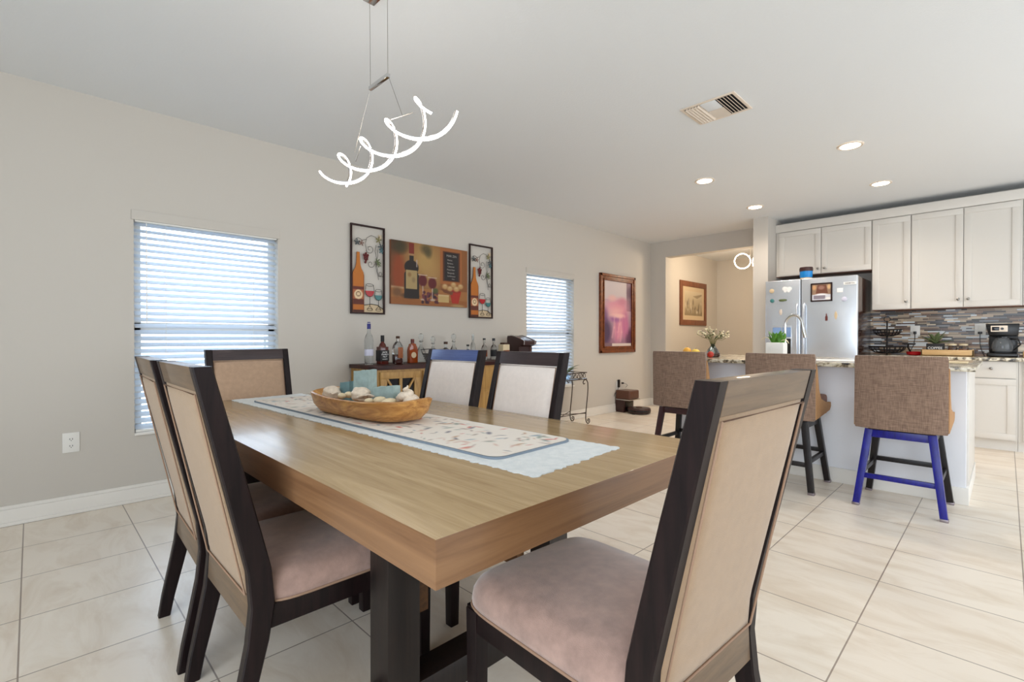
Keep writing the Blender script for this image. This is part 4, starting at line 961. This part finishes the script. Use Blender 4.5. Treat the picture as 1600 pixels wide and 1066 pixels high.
# ================================================================ KITCHEN CABINETS
def shaker(x0, x1, z0, z1, yf, t, name='door', knob=None, fw=.062):
    mb = MB(); y1_ = yf + .02
    mb.box(x0, x1, yf, y1_, z0, z0 + fw, .0015).box(x0, x1, yf, y1_, z1 - fw, z1, .0015).box(x0, x0 + fw, yf, y1_, z0 + fw, z1 - fw, .0015).box(x1 - fw, x1, yf, y1_, z0 + fw, z1 - fw, .0015).box(x0 + fw - .002, x1 - fw + .002, yf + .009, y1_, z0 + fw - .002, z1 - fw + .002)
    d = mb.build(name, 'cab', t)
    if knob: mb = MB().lathe([(.005, 0), (.005, .012), (.014, .018), (.015, .025), (.008, .029)], (knob[0], yf, knob[1]), 16, 'y'); mb.build('knob', 'nickel', d)
    return d
UF = 7.20
def upper(x0, x1, z0, doors, label, z1=2.565):
    t = thing('wall_cabinet', label, 'cabinet', ((x0 + x1) / 2, UF + .16, z0), group='white wall cabinets'); cx = (x0 + x1) / 2
    MB().box(x0 - cx, x1 - cx, -.14, .165, 0, z1 - z0).build('body', 'cab', t)
    for a, b_, k in doors: shaker(a - cx, b_ - cx, .004, 2.547 - z0, -.162, t, 'door', (k[0] - cx, k[1] - z0))
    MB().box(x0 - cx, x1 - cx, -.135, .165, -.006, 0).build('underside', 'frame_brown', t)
upper(-2.2, -1.142, 1.963, [(-2.16, -1.672, (-1.70, 2.03)), (-1.664, -1.146, (-1.628, 2.03))], 'short double wall cabinet above the refrigerator')
upper(-1.138, -.772, 1.473, [(-1.135, -.778, (-.815, 1.56))], 'tall single-door wall cabinet right of the refrigerator')
upper(-.770, .115, 1.473, [(-.768, -.333, (-.37, 1.56)), (-.327, .098, (-.29, 1.56))], 'tall double-door wall cabinet above the coffee maker')
upper(.119, .62, 1.473, [(.16, .60, (.2, 1.56))], 'wall cabinet cut by the right edge of the photo')
struct(MB().box(-2.2, .62, UF + .005, UF + .325, 2.565, 2.60).box(-2.205, .62, UF - .006, UF + .02, 2.556, 2.662, .004).build('trim_1', 'cab'))
BF = 6.93
def lower(x0, x1, doors, label, drawer=True):
    cx = (x0 + x1) / 2; t = thing('base_cabinet', label, 'cabinet', (cx, BF + .3, 0), group='white base cabinets')
    MB().box(x0 - cx, x1 - cx, -.28, .295, .105, .905).build('body', 'cab', t); MB().box(x0 - cx, x1 - cx, -.21, .29, 0, .105).build('toe_kick', 'trim', t)
    for a, b_ in doors:
        m_ = (a + b_) / 2 - cx
        mb = MB().box(a - cx, b_ - cx, -.30, -.28, .735, .90, .003); d = mb.build('drawer', 'cab', t)
        MB().lathe([(.005, 0), (.005, .012), (.014, .018), (.015, .025), (.008, .029)], (m_, -.30, .83), 16, 'y').build('knob', 'nickel', d)
        shaker(a - cx, b_ - cx, .118, .725, -.30, t, 'door', (a - cx + .03, .67))
lower(-1.13, -.30, [(-1.12, -.72), (-.71, -.31)], 'double base cabinet between the refrigerator and the island end')
lower(-.298, .085, [(-.285, .07)], 'white base cabinet with one drawer, below the coffee maker')
lower(.087, .62, [(.12, .60)], 'base cabinet cut by the right edge of the photo')
o = MB().box(-1.13, .62, 6.895, YF - .008, .906, .94, .004).build('countertop', 'granite'); tag(o, 'speckled granite worktop along the kitchen wall under the mosaic', 'worktop')
# backsplash: staggered glass and stone strips
rd = random.Random(11); pal = [(188, 166, 140)] * 4 + [(146, 114, 90)] * 4 + [(92, 64, 52)] * 3 + [(40, 30, 32)] * 4 + [(218, 224, 228)] * 3 + [(120, 122, 130)] * 2 + [(80, 80, 90)] * 2 + [(160, 140, 120)] * 3 + [(224, 206, 180)] * 2
bm = bmesh.new(); fc = []; rowh = .0165; z = .9405; ys = YF - .008
while z < 1.466:
    x = -2.0 if False else -1.30 - rd.uniform(0, .12)
    while x < .62:
        L = rd.choice([.05, .08, .11, .15, .18]); a, b_ = max(x, -1.29), min(x + L - .0015, .62); z1_ = min(z + rowh - .0015, 1.472)
        if b_ - a > .004:
            d = rd.uniform(0, .0025); vs = [bm.verts.new(q) for q in ((a, ys - d, z), (b_, ys - d, z), (b_, ys - d, z1_), (a, ys - d, z1_), (a, ys + .003, z), (b_, ys + .003, z), (b_, ys + .003, z1_), (a, ys + .003, z1_))]
            c_ = rd.choice(pal); j_ = rd.uniform(.9, 1.1); c_ = [min(255, k * j_) for k in c_]
            for f_ in ((0, 1, 2, 3), (1, 5, 6, 2), (4, 0, 3, 7), (3, 2, 6, 7), (4, 5, 1, 0)): bm.faces.new([vs[i] for i in f_]); fc.append(c_)
        x += L
    z += rowh
me = bpy.data.meshes.new('backsplash'); bm.to_mesh(me); bm.free(); ca = me.color_attributes.new('Col', 'FLOAT_COLOR', 'CORNER')
for p_ in me.polygons:
    for li in p_.loop_indices: ca.data[li].color = (*lin(fc[p_.index]), 1)
me.materials.append(M['mosaic']); o = bpy.data.objects.new('backsplash', me); C.objects.link(o); tag(o, 'mosaic backsplash of brown, cream and grey glass strips', 'backsplash')
struct(MB().box(-1.29, .62, YF - .0055, YF - .0005, .9405, 1.472).build('trim_2', 'stone'))
def kout(x, z, label, plug=True):
    t = thing('wall_outlet', label, 'outlet', (x, YF - .0115, z))
    MB().box(-.045, .045, -.007, 0, -.066, .066, .003).build('cover_plate', 'white', t)
    for dz in (.022, -.022): MB().box(-.014, .014, -.009, -.0068, dz - .014, dz + .014, .002).build('socket', 'white', t)
kout(-.765, 1.22, 'white outlet on the mosaic between the tiered stand and the coffee sign')
kout(-.205, 1.235, 'white outlet on the mosaic left of the coffee maker')
o = MB().box(-.018, .018, -.04, -.006, -.012, .012, .004).tube([(0, -.03, -.012), (0, -.035, -.12), (.01, -.04, -.18), (.03, -.05, -.24), (.05, -.06, -.278)], .0035, 6).build('power_plug', 'black', loc=(-.205, YF - .0125, 1.195)); tag(o, 'black plug and hanging cord left of the coffee maker', 'plug')
o = MB().box(-.014, .014, -.035, -.006, -.016, .016, .004).tube([(0, -.025, -.012), (0, -.035, -.08), (-.01, -.05, -.15), (-.04, -.06, -.22)], .004, 6).build('power_plug', 'black', loc=(-.765, YF - .0125, 1.20)); tag(o, 'black plug in the outlet right of the tiered stand', 'plug')

# ---- things on the back worktop
KZ = .9405
t = thing('tiered_basket_stand', 'black two-tier wire basket stand beside the refrigerator', 'basket stand', (-.99, 7.20, KZ))
MB().tube([(0, 0, 0), (0, 0, .40)], .008, 8).tube([(.03 * math.cos(a), 0, .42 + .03 * math.sin(a)) for a in [2 * PI * k / 14 - PI / 2 for k in range(15)]], .004, 6).build('pole', 'iron', t, 80)
for z, r_ in ((.02, .175), (.22, .135)):
    mb = MB()
    for k, (rr, zz) in enumerate(((1, .075), (.92, .04), (.7, .012), (.35, .0))): mb.tube([(r_ * rr * math.cos(a), r_ * rr * math.sin(a), z + zz) for a in [2 * PI * q / 28 for q in range(29)]], .007 if k == 0 else .005, 6)
    for q in range(20):
        a = 2 * PI * q / 20; mb.tube([(r_ * rr * math.cos(a), r_ * rr * math.sin(a), z + zz) for rr, zz in ((1, .075), (.92, .04), (.7, .012), (.35, 0), (0, 0))], .004, 5)
    mb.build('basket', 'iron', t, 80)
t = thing('skillet', 'small red pan with black handle standing beside the wooden tray', 'pan', (-.745, 7.24, KZ))
MB().lathe([(.05, 0), (.068, .008), (.075, .04), (.078, .042), (.07, .04), (.062, .012), (0, .01)], n=28).build('pan_body', 'red', t); MB().tube([(-.03, -.03, .04), (-.05, -.06, .09), (-.045, -.07, .13)], .008, 8).box(-.10, .02, -.085, -.06, .125, .14, .004).build('handle', 'black', t)
t = thing('wooden_tray', 'long pale wooden tray holding coffee things on the worktop', 'tray', (-.458, 7.18, KZ))
hw, hd = .215, .075
MB().box(-hw, hw, -hd, hd, 0, .01).box(-hw, hw, -hd, -hd + .01, .0, .068, .002).box(-hw, hw, hd - .01, hd, 0, .068, .002).box(-hw, -hw + .012, -hd, hd, 0, .068, .002).box(hw - .012, hw, -hd, hd, 0, .075, .002).build('tray_body', 'pine', t)
t = thing('coffee_planter', 'dark planter lettered COFFEE with a trailing plant, in the wooden tray', 'planter', (-.555, 7.175, KZ + .011))
MB().box(-.075, .075, -.045, .045, 0, .125, .004).build('planter_box', 'label_black', t); text('COFFEE', .036, 'lettering', 'paper', t, (0, -.0462, .075), (PI / 2, 0, 0))
mb = MB(); rd = random.Random(9)
for k in range(38):
    a = rd.uniform(0, 2 * PI); L = rd.uniform(.07, .155); blade(mb, (0, 0, .12), (math.cos(a) * L, math.sin(a) * L * .5, .13 + rd.uniform(.0, .13)), .032, .25)
solid(mb.build('leaves', 'green_dk', t, 60))
for x, m_, lb in ((-.415, 'amber_dk', 'glass jar of dark tea beside the COFFEE planter'), (-.325, 'amber', 'glass jar of amber sugar sticks at the right end of the wooden tray')):
    t = thing('glass_jar', lb, 'jar', (x, 7.18, KZ + .011)); MB().lathe([(.036, 0), (.04, .004), (.04, .085), (.034, .10), (.034, .105)], n=24).build('jar_glass', 'glass', t); MB().lathe([(.035, .004), (.035, .07)], n=20).build('contents', m_, t); MB().lathe([(.037, .105), (.037, .122), (.01, .126)], n=24).build('lid', 'stone', t)
t = thing('coffee_maker', 'black drip coffee maker with glass carafe on the worktop', 'coffee maker', (-.03, 7.22, KZ))
MB().box(-.115, .115, -.13, .10, 0, .045, .015, 3).build('base', 'black', t); MB().box(-.10, .115, .02, .10, .045, .24, .01).build('column', 'black', t)
MB().prism([(-.10, .225), (.115, .225), (.125, .345), (-.125, .345)], -.10, .12, Matrix(((1, 0, 0, 0), (0, 0, 1, 0), (0, 1, 0, 0), (0, 0, 0, 1))), bev=.008).build('head', 'black', t)
d = MB().box(-.085, .04, -.128, -.118, .262, .325, .004).build('control_panel', 'lamp_trim', t); MB().box(-.075, -.022, -.130, -.127, .275, .312, .003).build('display', 'cab_glass', d); MB().cyl((.0, -.127, .293), .012, .006, 16, 'y').build('dial', 'black', d)
cr = MB().lathe([(.055, .046), (.075, .06), (.082, .11), (.07, .165), (.052, .195), (.055, .20)], (.0, -.03, 0), 28).build('carafe', 'glass_smoke', t) if 'glass_smoke' in M else None
M['glass_smoke'] = mat('smoked_glass', (200, 205, 210), .03, trans=.85, ior=1.4)
cr = MB().lathe([(.055, .046), (.075, .06), (.082, .11), (.07, .165), (.052, .195), (.055, .20)], (.0, -.03, 0), 28).build('carafe', 'glass_smoke', t)
MB().lathe([(.056, .198), (.056, .212), (.02, .218)], (.0, -.03, 0), 24).build('carafe_lid', 'black', cr); MB().tube([(.055, -.05, .19), (.115, -.08, .185), (.13, -.085, .13), (.085, -.06, .075)], .007, 8).build('carafe_handle', 'green_glass', cr) if False else MB().tube([(.055, -.05, .19), (.115, -.08, .185), (.13, -.085, .13), (.085, -.06, .075)], .007, 8).build('carafe_handle', 'black', cr)
t = thing('bread_basket', 'small tan box at the far right of the worktop, half cut off', 'box', (.17, 7.25, KZ)); MB().box(-.05, .07, -.06, .06, 0, .06, .008).build('box_body', 'pine', t)

# ================================================================ REFRIGERATOR
t = thing('refrigerator', 'side-by-side stainless steel refrigerator covered with magnets', 'refrigerator', (-1.68, 7.1, 0)); FY = 6.72
fx0, fx1 = -2.178 + 1.68, -1.195 + 1.68; sp_ = -1.772 + 1.68; fy = FY - 7.1
MB().box(fx0 + .005, fx1 - .002, fy + .075, .40, .02, 1.85, .004).build('body', 'fridge_side', t)
for a, b_ in ((fx0, sp_ - .004), (sp_ + .004, fx1)):
    d = MB().box(a, b_, fy, fy + .07, .07, 1.862, .012, 3).build('door', 'steel', t)
    hx_ = (b_ - .035) if a == fx0 else (a + .035)
    MB().tube([(hx_, fy, .62), (hx_, fy - .035, .66), (hx_, fy - .035, 1.52), (hx_, fy, 1.56)], .009, 10).build('handle', 'steel', d)
MB().box(fx0 + .02, fx1 - .02, fy + .04, fy + .08, .01, .07).build('kick_grille', 'black', t)
d = MB().box(-.42, -.19, fy - .003, fy + .01, .90, 1.295, .004).build('dispenser', 'steel', t)
MB().box(-.405, -.20, fy - .005, fy + .001, .92, 1.13, .002).build('dispenser_recess', 'black', d); MB().box(-.385, -.30, fy - .006, fy - .002, 1.16, 1.27, .006).box(-.285, -.20, fy - .006, fy - .002, 1.16, 1.27, .006).build('dispenser_panel', 'magnet_blue', d) if False else None
M['magnet_blue'] = mat('pale_blue_plastic', (130, 160, 205), .3); MB().box(-.405, -.31, fy - .006, fy - .002, 1.15, 1.27, .006).box(-.295, -.20, fy - .006, fy - .002, 1.15, 1.27, .006).build('dispenser_panel', 'magnet_blue', d)
MY = FY - .0005
def magnet(x, z, kind, w_, h_, m_, label, th=.006):
    if kind == 'disc': mb = MB().lathe([(w_ / 2, 0), (w_ / 2, th), (w_ / 2 - .003, th + .002)], (0, 0, 0), 24, 'y')
    elif kind == 'blob': mb = MB().ell((0, -th / 2, 0), w_ / 2, th, h_ / 2, 16, 10, None, .18, int(x * 1000) % 17)
    elif kind == 'butterfly': mb = MB().ell((-w_ * .25, -th / 2, h_ * .1), w_ * .26, th * .6, h_ * .32).ell((w_ * .25, -th / 2, h_ * .05), w_ * .26, th * .6, h_ * .30).ell((-w_ * .18, -th / 2, -h_ * .28), w_ * .16, th * .6, h_ * .2).ell((w_ * .18, -th / 2, -h_ * .28), w_ * .16, th * .6, h_ * .2).ell((0, -th, 0), w_ * .06, th, h_ * .4)
    elif kind == 'bottle': mb = MB().box(-w_ / 2, w_ / 2, -th, 0, -h_ / 2, h_ * .15, .003).box(-w_ * .18, w_ * .18, -th, 0, h_ * .12, h_ / 2, .001)
    else: mb = MB().box(-w_ / 2, w_ / 2, -th, 0, -h_ / 2, h_ / 2, .002)
    o = mb.build('fridge_magnet', m_, loc=(x, MY, z)); return tag(o, label, 'magnet', 'magnets on the refrigerator')
magnet(-2.10, 1.735, 'disc', .055, .055, 'label_cream', 'round cream magnet at the top left of the refrigerator')
magnet(-1.925, 1.745, 'butterfly', .11, .085, 'paper', 'white seahorse-like magnet at the upper left door, right of the cream disc')
magnet(-2.095, 1.61, 'disc', .048, .048, 'glass_teal', 'round dark teal magnet below the cream disc')
magnet(-1.975, 1.612, 'blob', .09, .03, 'green_dk', 'flat olive magnet beside the dark teal disc')
magnet(-1.995, 1.46, 'blob', .035, .07, 'offwhite', 'small pale figure magnet above the water dispenser')
o = magnet(-1.268, 1.77, 'card', .125, .033, 'paper', 'white rectangular magnet strip reading NORTH at the top right of the refrigerator')
text('NORTH', .026, 'lettering', 'label_black', o, (0, -.0068, 0), (PI / 2, 0, 0))
magnet(-1.365, 1.695, 'card', .06, .05, 'paper', 'square white magnet right of the framed photo'); magnet(-1.322, 1.59, 'disc', .055, .05, 'label_frost', 'oval silver-rimmed magnet below the square white one')
magnet(-1.500, 1.385, 'bottle', .024, .085, 'red_cap', 'dark wine bottle magnet on the right refrigerator door'); magnet(-1.405, 1.405, 'blob', .03, .09, 'label_cream', 'tan curved magnet right of the wine bottle magnet')
t = thing('fridge_photo', 'dark-framed photo hung on the right refrigerator door', 'picture', (-1.665, MY, 1.575)); w_, h_ = .225, .22
mb = MB()
for a, b_, c_, d_ in ((0, w_, 0, .016), (0, w_, h_ - .016, h_), (0, .016, 0, h_), (w_ - .016, w_, 0, h_)): mb.box(a, b_, -.012, 0, c_, d_, .002)
mb.build('frame', 'frame_dark', t); p = Paint(w_ - .028, h_ - .028, 60, (150, 120, 96)); p.rect(0, .0, 1, .35, (206, 206, 214)); p.poly([(.2, .4), (.3, .95), (.75, .95), (.85, .4)], (110, 64, 46)); p.ell(.5, .78, .22, .16, (150, 110, 96), 1, .5); p.ell(.12, .8, .14, .2, (210, 160, 110), .9, .5); p.ell(.9, .82, .12, .2, (216, 180, 130), .9, .5); p.ell(.5, .35, .4, .1, (236, 236, 240), .9, .5); p.rect(.1, .08, .7, .3, (120, 108, 120), .8); p.ell(.85, .1, .2, .1, (240, 236, 230), .9, .5)
p.build('photo', (.014, -.0075, .014), (1, 0, 0), (0, 0, 1), t)
t = thing('blue_canister', 'bright blue canister with a brown lid on top of the refrigerator', 'canister', (-1.735, 6.80, 1.8635))
MB().lathe([(.05, 0), (.06, .012), (.068, .03), (.07, .095)], n=28).build('canister_body', 'bluebowl', t); MB().lathe([(.073, .093), (.075, .12), (.07, .143), (.02, .15)], n=28).build('lid', 'darkbrown', t); MB().lathe([(.062, 0), (.066, .001), (.066, .012), (.055, .018)], n=28).build('foot_ring', 'label_cream', t)

# ================================================================ ISLAND
t = thing('kitchen_island', 'white panelled kitchen island behind the three counter stools', 'island', (-1.23, 5.0, 0))
MB().box(-2.27 + 1.23, -.19 + 1.23, -.47, .55, 0, .918).build('body', 'island', t)
MB().box(-1.056, 1.056, -.486, -.47, 0, .115, .003).box(1.04, 1.056, -.478, .55, 0, .115, .003).box(-1.056, -1.04, -.486, .55, 0, .115, .003).build('skirting', 'trim', t)
MB().box(1.04, 1.052, -.40, -.385, .115, .905, .002).box(1.04, 1.05, -.38, .545, .118, .905, .002).build('end_panel', 'cab', t)
o = MB().box(-2.34, -.137, 4.33, 5.62, .919, .951, .005, 3).build('countertop', 'granite'); tag(o, 'speckled granite worktop on the kitchen island', 'worktop')
IZ = .9515
t = thing('flower_vase', 'squat blue-glass vase with wild flowers on the kitchen island', 'vase', (-2.03, 4.78, IZ))
MB().lathe([(.055, 0), (.068, .006), (.066, .03), (.045, .075), (.022, .105), (.018, .12), (.024, .128)], n=28).build('vase_glass', 'glass_tint', t); MB().lathe([(.05, .005), (.062, .012), (.06, .035), (0, .04)], n=24).build('vase_water', 'vase_amber', t) if False else None
M['vase_amber'] = mat('amber_gravel', (150, 84, 50), .5, var=.3, scale=60); MB().lathe([(.05, .005), (.06, .012), (.056, .03), (0, .032)], n=24).build('gravel', 'vase_amber', t)
mbs, mbl, mbp = MB(), MB(), MB(); rd = random.Random(14)
for k in range(19):
    a = rd.uniform(0, 2 * PI); L = rd.uniform(.04, .17); h_ = .32 - L * rd.uniform(.4, 1.0); tip = Vector((math.cos(a) * L, math.sin(a) * L, h_)); P = [Vector((0, 0, .08)), Vector((tip.x * .25, tip.y * .25, .17)), Vector((tip.x * .65, tip.y * .65, h_ * .85)), tip]
    mbs.tube(P, .0018, 5)
    for q in range(6):
        c_ = P[1].lerp(P[3], rd.uniform(.1, 1)); e_ = c_ + Vector((rd.uniform(-.025, .025), rd.uniform(-.025, .025), rd.uniform(-.01, .025))); blade(mbl, c_, e_, .009, .2, 4)
    for q in range(3): c_ = tip + Vector((rd.uniform(-.02, .02), rd.uniform(-.02, .02), rd.uniform(-.02, .015))); mbp.ell(c_, .009, .009, .007, 7, 5)
mbs.build('stems', 'stem', t, 80); solid(mbl.build('leaves', 'green_dk', t, 60), .001); mbp.build('blossoms', 'petal', t, 60)
def fruit(x, y, r, m_, label, s_=(1, 1, 1)):
    t = thing('fruit', label, 'fruit', (x, y, IZ)); MB().ell((0, 0, r * s_[2]), r * s_[0], r * s_[1], r * s_[2], 18, 12).build('flesh', m_, t); MB().tube([(0, 0, 2 * r * s_[2] - .002), (.004, 0, 2 * r * s_[2] + .010)], .002, 5).build('stalk', 'stem', t)
fb = thing('fruit_bowl', 'low dark bowl with fruit on the kitchen island, left of the vase', 'bowl', (-2.17, 4.62, IZ)); MB().lathe([(.05, 0), (.08, .012), (.095, .03), (.09, .03), (.07, .016), (0, .012)], n=28).build('bowl_body', 'red_cap', fb)
_z = IZ; IZ = IZ + .014; fruit(-2.215, 4.615, .040, 'orange', 'orange on the left in the island fruit bowl'); fruit(-2.13, 4.62, .036, 'lemon', 'yellow lemon on the right in the island fruit bowl', (1.2, .9, .9)); IZ = _z
fruit(-1.975, 4.60, .030, 'apple', 'red apple beside the flower vase'); 
t = thing('potted_plant', 'bright green peace-lily in a white pot on the kitchen island', 'plant', (-1.475, 4.85, IZ))
MB().prism([(-.075, -.06), (.075, -.06), (.075, .06), (-.075, .06)], 0, .145, bev=.01).build('pot', 'paper', t)
mb = MB(); rd = random.Random(12)
for k in range(34):
    a = rd.uniform(0, 2 * PI); L = rd.uniform(.03, .085); blade(mb, (rd.uniform(-.05, .05), rd.uniform(-.03, .03), .14), (math.cos(a) * L, math.sin(a) * L * .8, .14 + rd.uniform(.05, .11)), .034, .12)
solid(mb.build('leaves', 'green', t, 60)); mb = MB()
for a, b_ in (((-.03, 0, .15), (-.13, 0, .15)), ((.03, 0, .15), (.11, -.02, .12))): blade(mb, a, b_, .028, .75)
solid(mb.build('pale_leaves', 'petal', t, 60))
t = thing('kitchen_faucet', 'chrome gooseneck faucet on the island behind the green plant', 'faucet', (-1.50, 5.18, IZ))
MB().cyl((0, 0, 0), .028, .012, 20).tube([(0, 0, .01), (0, 0, .30)] + [(.075 - .075 * math.cos(a), 0, .30 + .105 * math.sin(a)) for a in [PI * k / 12 for k in range(1, 12)]] + [(.155, 0, .28), (.165, 0, .235)], .012, 12).build('spout', 'chrome', t, 80); MB().tube([(.158, 0, .26), (.175, 0, .19)], .018, 12).build('spray_head', 'chrome', t); MB().tube([(.0, -.02, .07), (.0, -.07, .10)], .008, 8).build('lever', 'chrome', t)
for x, y, a, lb, d_ in ((-1.02, 4.75, .2, 'sheet of white paper lying flat on the island right of the faucet', (.20, .14)), (-.66, 5.12, -.3, 'folded white cloth on the island worktop near the right-hand stool', (.17, .12))):
    o = MB().box(-d_[0], d_[0], -d_[1], d_[1], 0, .004 if a > 0 else .018, .0015).build('paper_sheet' if a > 0 else 'folded_cloth', 'paper', loc=(x, y, IZ)); o.rotation_euler = (0, 0, a); tag(o, lb, 'paper' if a > 0 else 'cloth')
o = MB().box(-.16, .16, -.11, .11, 0, .008, .003).build('serving_mat', 'stone', loc=(-.36, 4.98, IZ)); tag(o, 'tan mat at the right end of the island worktop', 'mat')

# ================================================================ STOOLS
def stool(label, legm=('black_wood', 'black_wood')):
    """faces +x; near (rear) legs use legm[0], far legs legm[1]"""
    t = thing('counter_stool', label, 'stool', group='tweed counter stools')
    # upholstered back: wraps a little round the sitter
    mb = MB(); n = 14; G = []
    zs = [(.530, .96), (.538, .99), (.56, 1.0), (.8, 1.0), (.99, 1.0), (1.012, .985), (1.02, .955)]
    outer = []; inner = []
    for k in range(n + 1):
        u = k / n * 2 - 1; y = u * .243; x = -.235 + .03 * abs(u) ** 4; outer.append((x, y)); inner.append((x + .062 - .01 * abs(u), y * .97))
    ring = outer + inner[::-1]; cxr = -.205
    rows = []
    for z, s_ in zs: rows.append([mb.b.verts.new((cxr + (x - cxr) * (s_ if s_ < .99 else 1) + (1.02 - z) * .02, y * (s_ * .5 + .5), z)) for x, y in ring])
    for A_, B_ in zip(rows, rows[1:]):
        for k in range(len(ring)): mb.b.faces.new((A_[k], A_[(k + 1) % len(ring)], B_[(k + 1) % len(ring)], B_[k]))
    mb.b.faces.new(rows[0][::-1]); mb.b.faces.new(rows[-1]); mb.build('backrest', 'stool', t, 50)
    R = Matrix(((1, 0, 0, 0), (0, 0, 1, 0), (0, 1, 0, 0), (0, 0, 0, 1)))
    for s_ in (1, -1):
        P = [(-.19, .54), (.20, .575), (.235, .60), (.235, .635), (.10, .645), (-.06, .68), (-.12, .76), (-.155, .9), (-.175, .95)]
        MB().prism(P, s_ * .236 - .012, s_ * .236 + .012, R, bev=.004).build('side_wing', 'stool_side', t)
    MB().box(-.17, .225, -.222, .222, .545, .61, .008).build('seat_base', 'stool_side', t)
    MB().box(-.16, .25, -.222, .222, .61, .695, .03, 4).build('seat', 'stool_seat', t, 50)
    MB().cyl((.0, 0, .518), .11, .028, 28).build('swivel_plate', 'black', t)
    T_, F_ = .165, .228
    for sx in (-1, 1):
        for sy in (-1, 1):
            m_ = legm[0] if sx < 0 else legm[1]
            lg = MB().bar((sx * F_, sy * F_, .0), (sx * T_, sy * T_, .518), .038, .038, (1, 0, 0), .002, 1.15).build('leg', m_, t)
            MB().box(sx * F_ - .021, sx * F_ + .021, sy * F_ - .021, sy * F_ + .021, 0, .018, .002).build('foot_cap', 'steel_glide', lg)
    def rail(z, ax, sg, m_, h_=.032):
        k = F_ + (T_ - F_) * z / .518
        a, b_ = ((sg * k, -k, z), (sg * k, k, z)) if ax == 'y' else ((-k, sg * k, z), (k, sg * k, z))
        return MB().bar(a, b_, .022, h_, (0, 0, 1), .002)
    rail(.492, 'y', -1, 0, .05).build('top_rail', legm[0], t); rail(.492, 'y', 1, 0, .05).build('top_rail', legm[1], t)
    rail(.492, 'x', -1, 0, .05).build('top_rail', legm[1], t); rail(.492, 'x', 1, 0, .05).build('top_rail', legm[1], t)
    rail(.205, 'y', -1, 0).build('stretcher', legm[0], t); rail(.255, 'y', 1, 0).build('stretcher', legm[1], t)
    rail(.23, 'x', -1, 0).build('stretcher', legm[1], t); rail(.23, 'x', 1, 0).build('stretcher', legm[1], t)
    return t
s3 = stool('brown tweed counter stool with a black base, blue reflection painted on its near legs, rightmost at the island', ('blue_reflection', 'black_wood')); s3.location = (-.492, 4.25, 0); s3.rotation_euler = (0, 0, PI / 2)
s2 = stool('brown tweed counter stool with a black base, in the middle, behind the nearest dining chair'); s2.location = (-1.215, 4.25, 0); s2.rotation_euler = (0, 0, PI / 2)
s1 = stool('brown tweed counter stool with dark maroon near legs, leftmost at the island', ('maroon_wood', 'black_wood')); s1.location = (-2.02, 4.24, 0); s1.rotation_euler = (0, 0, PI / 2)

# ================================================================ HALL LAMP
t = thing('hall_ceiling_lamp', 'glowing ring-shaped lamp hanging in the hallway', 'lamp', (-3.15, 8.6, 0))
MB().cyl((.12, 0, H - .03), .06, .0295, 24).build('ceiling_plate', 'chrome', t)
r_ = .12
MB().tube([(r_ * 1.1 * math.cos(a) * .75, r_ * math.cos(a) * .7, 2.44 + r_ * 1.05 * math.sin(a)) for a in [2 * PI * k / 36 for k in range(37)]], .0075, 8).build('light_ring', 'led_hall', t, 80)
MB().tube([(.19 + r_ * math.cos(a) * .55, .05 - r_ * math.cos(a) * .5, 2.42 + r_ * .8 * math.sin(a)) for a in [2 * PI * k / 36 for k in range(37)]], .0065, 8).build('light_ring', 'led_hall', t, 80)
MB().tube([(.11, .04, 2.50), (.12, 0, H - .03)], .006, 8).build('stem', 'chrome', t)
l = bpy.data.lights.new('hall_bulb', 'POINT'); l.energy = 26; l.color = (1, .80, .58); l.shadow_soft_size = .15
lo = bpy.data.objects.new('hall_bulb', l); lo.location = (.1, -.2, 2.38); C.objects.link(lo); lo.parent = t
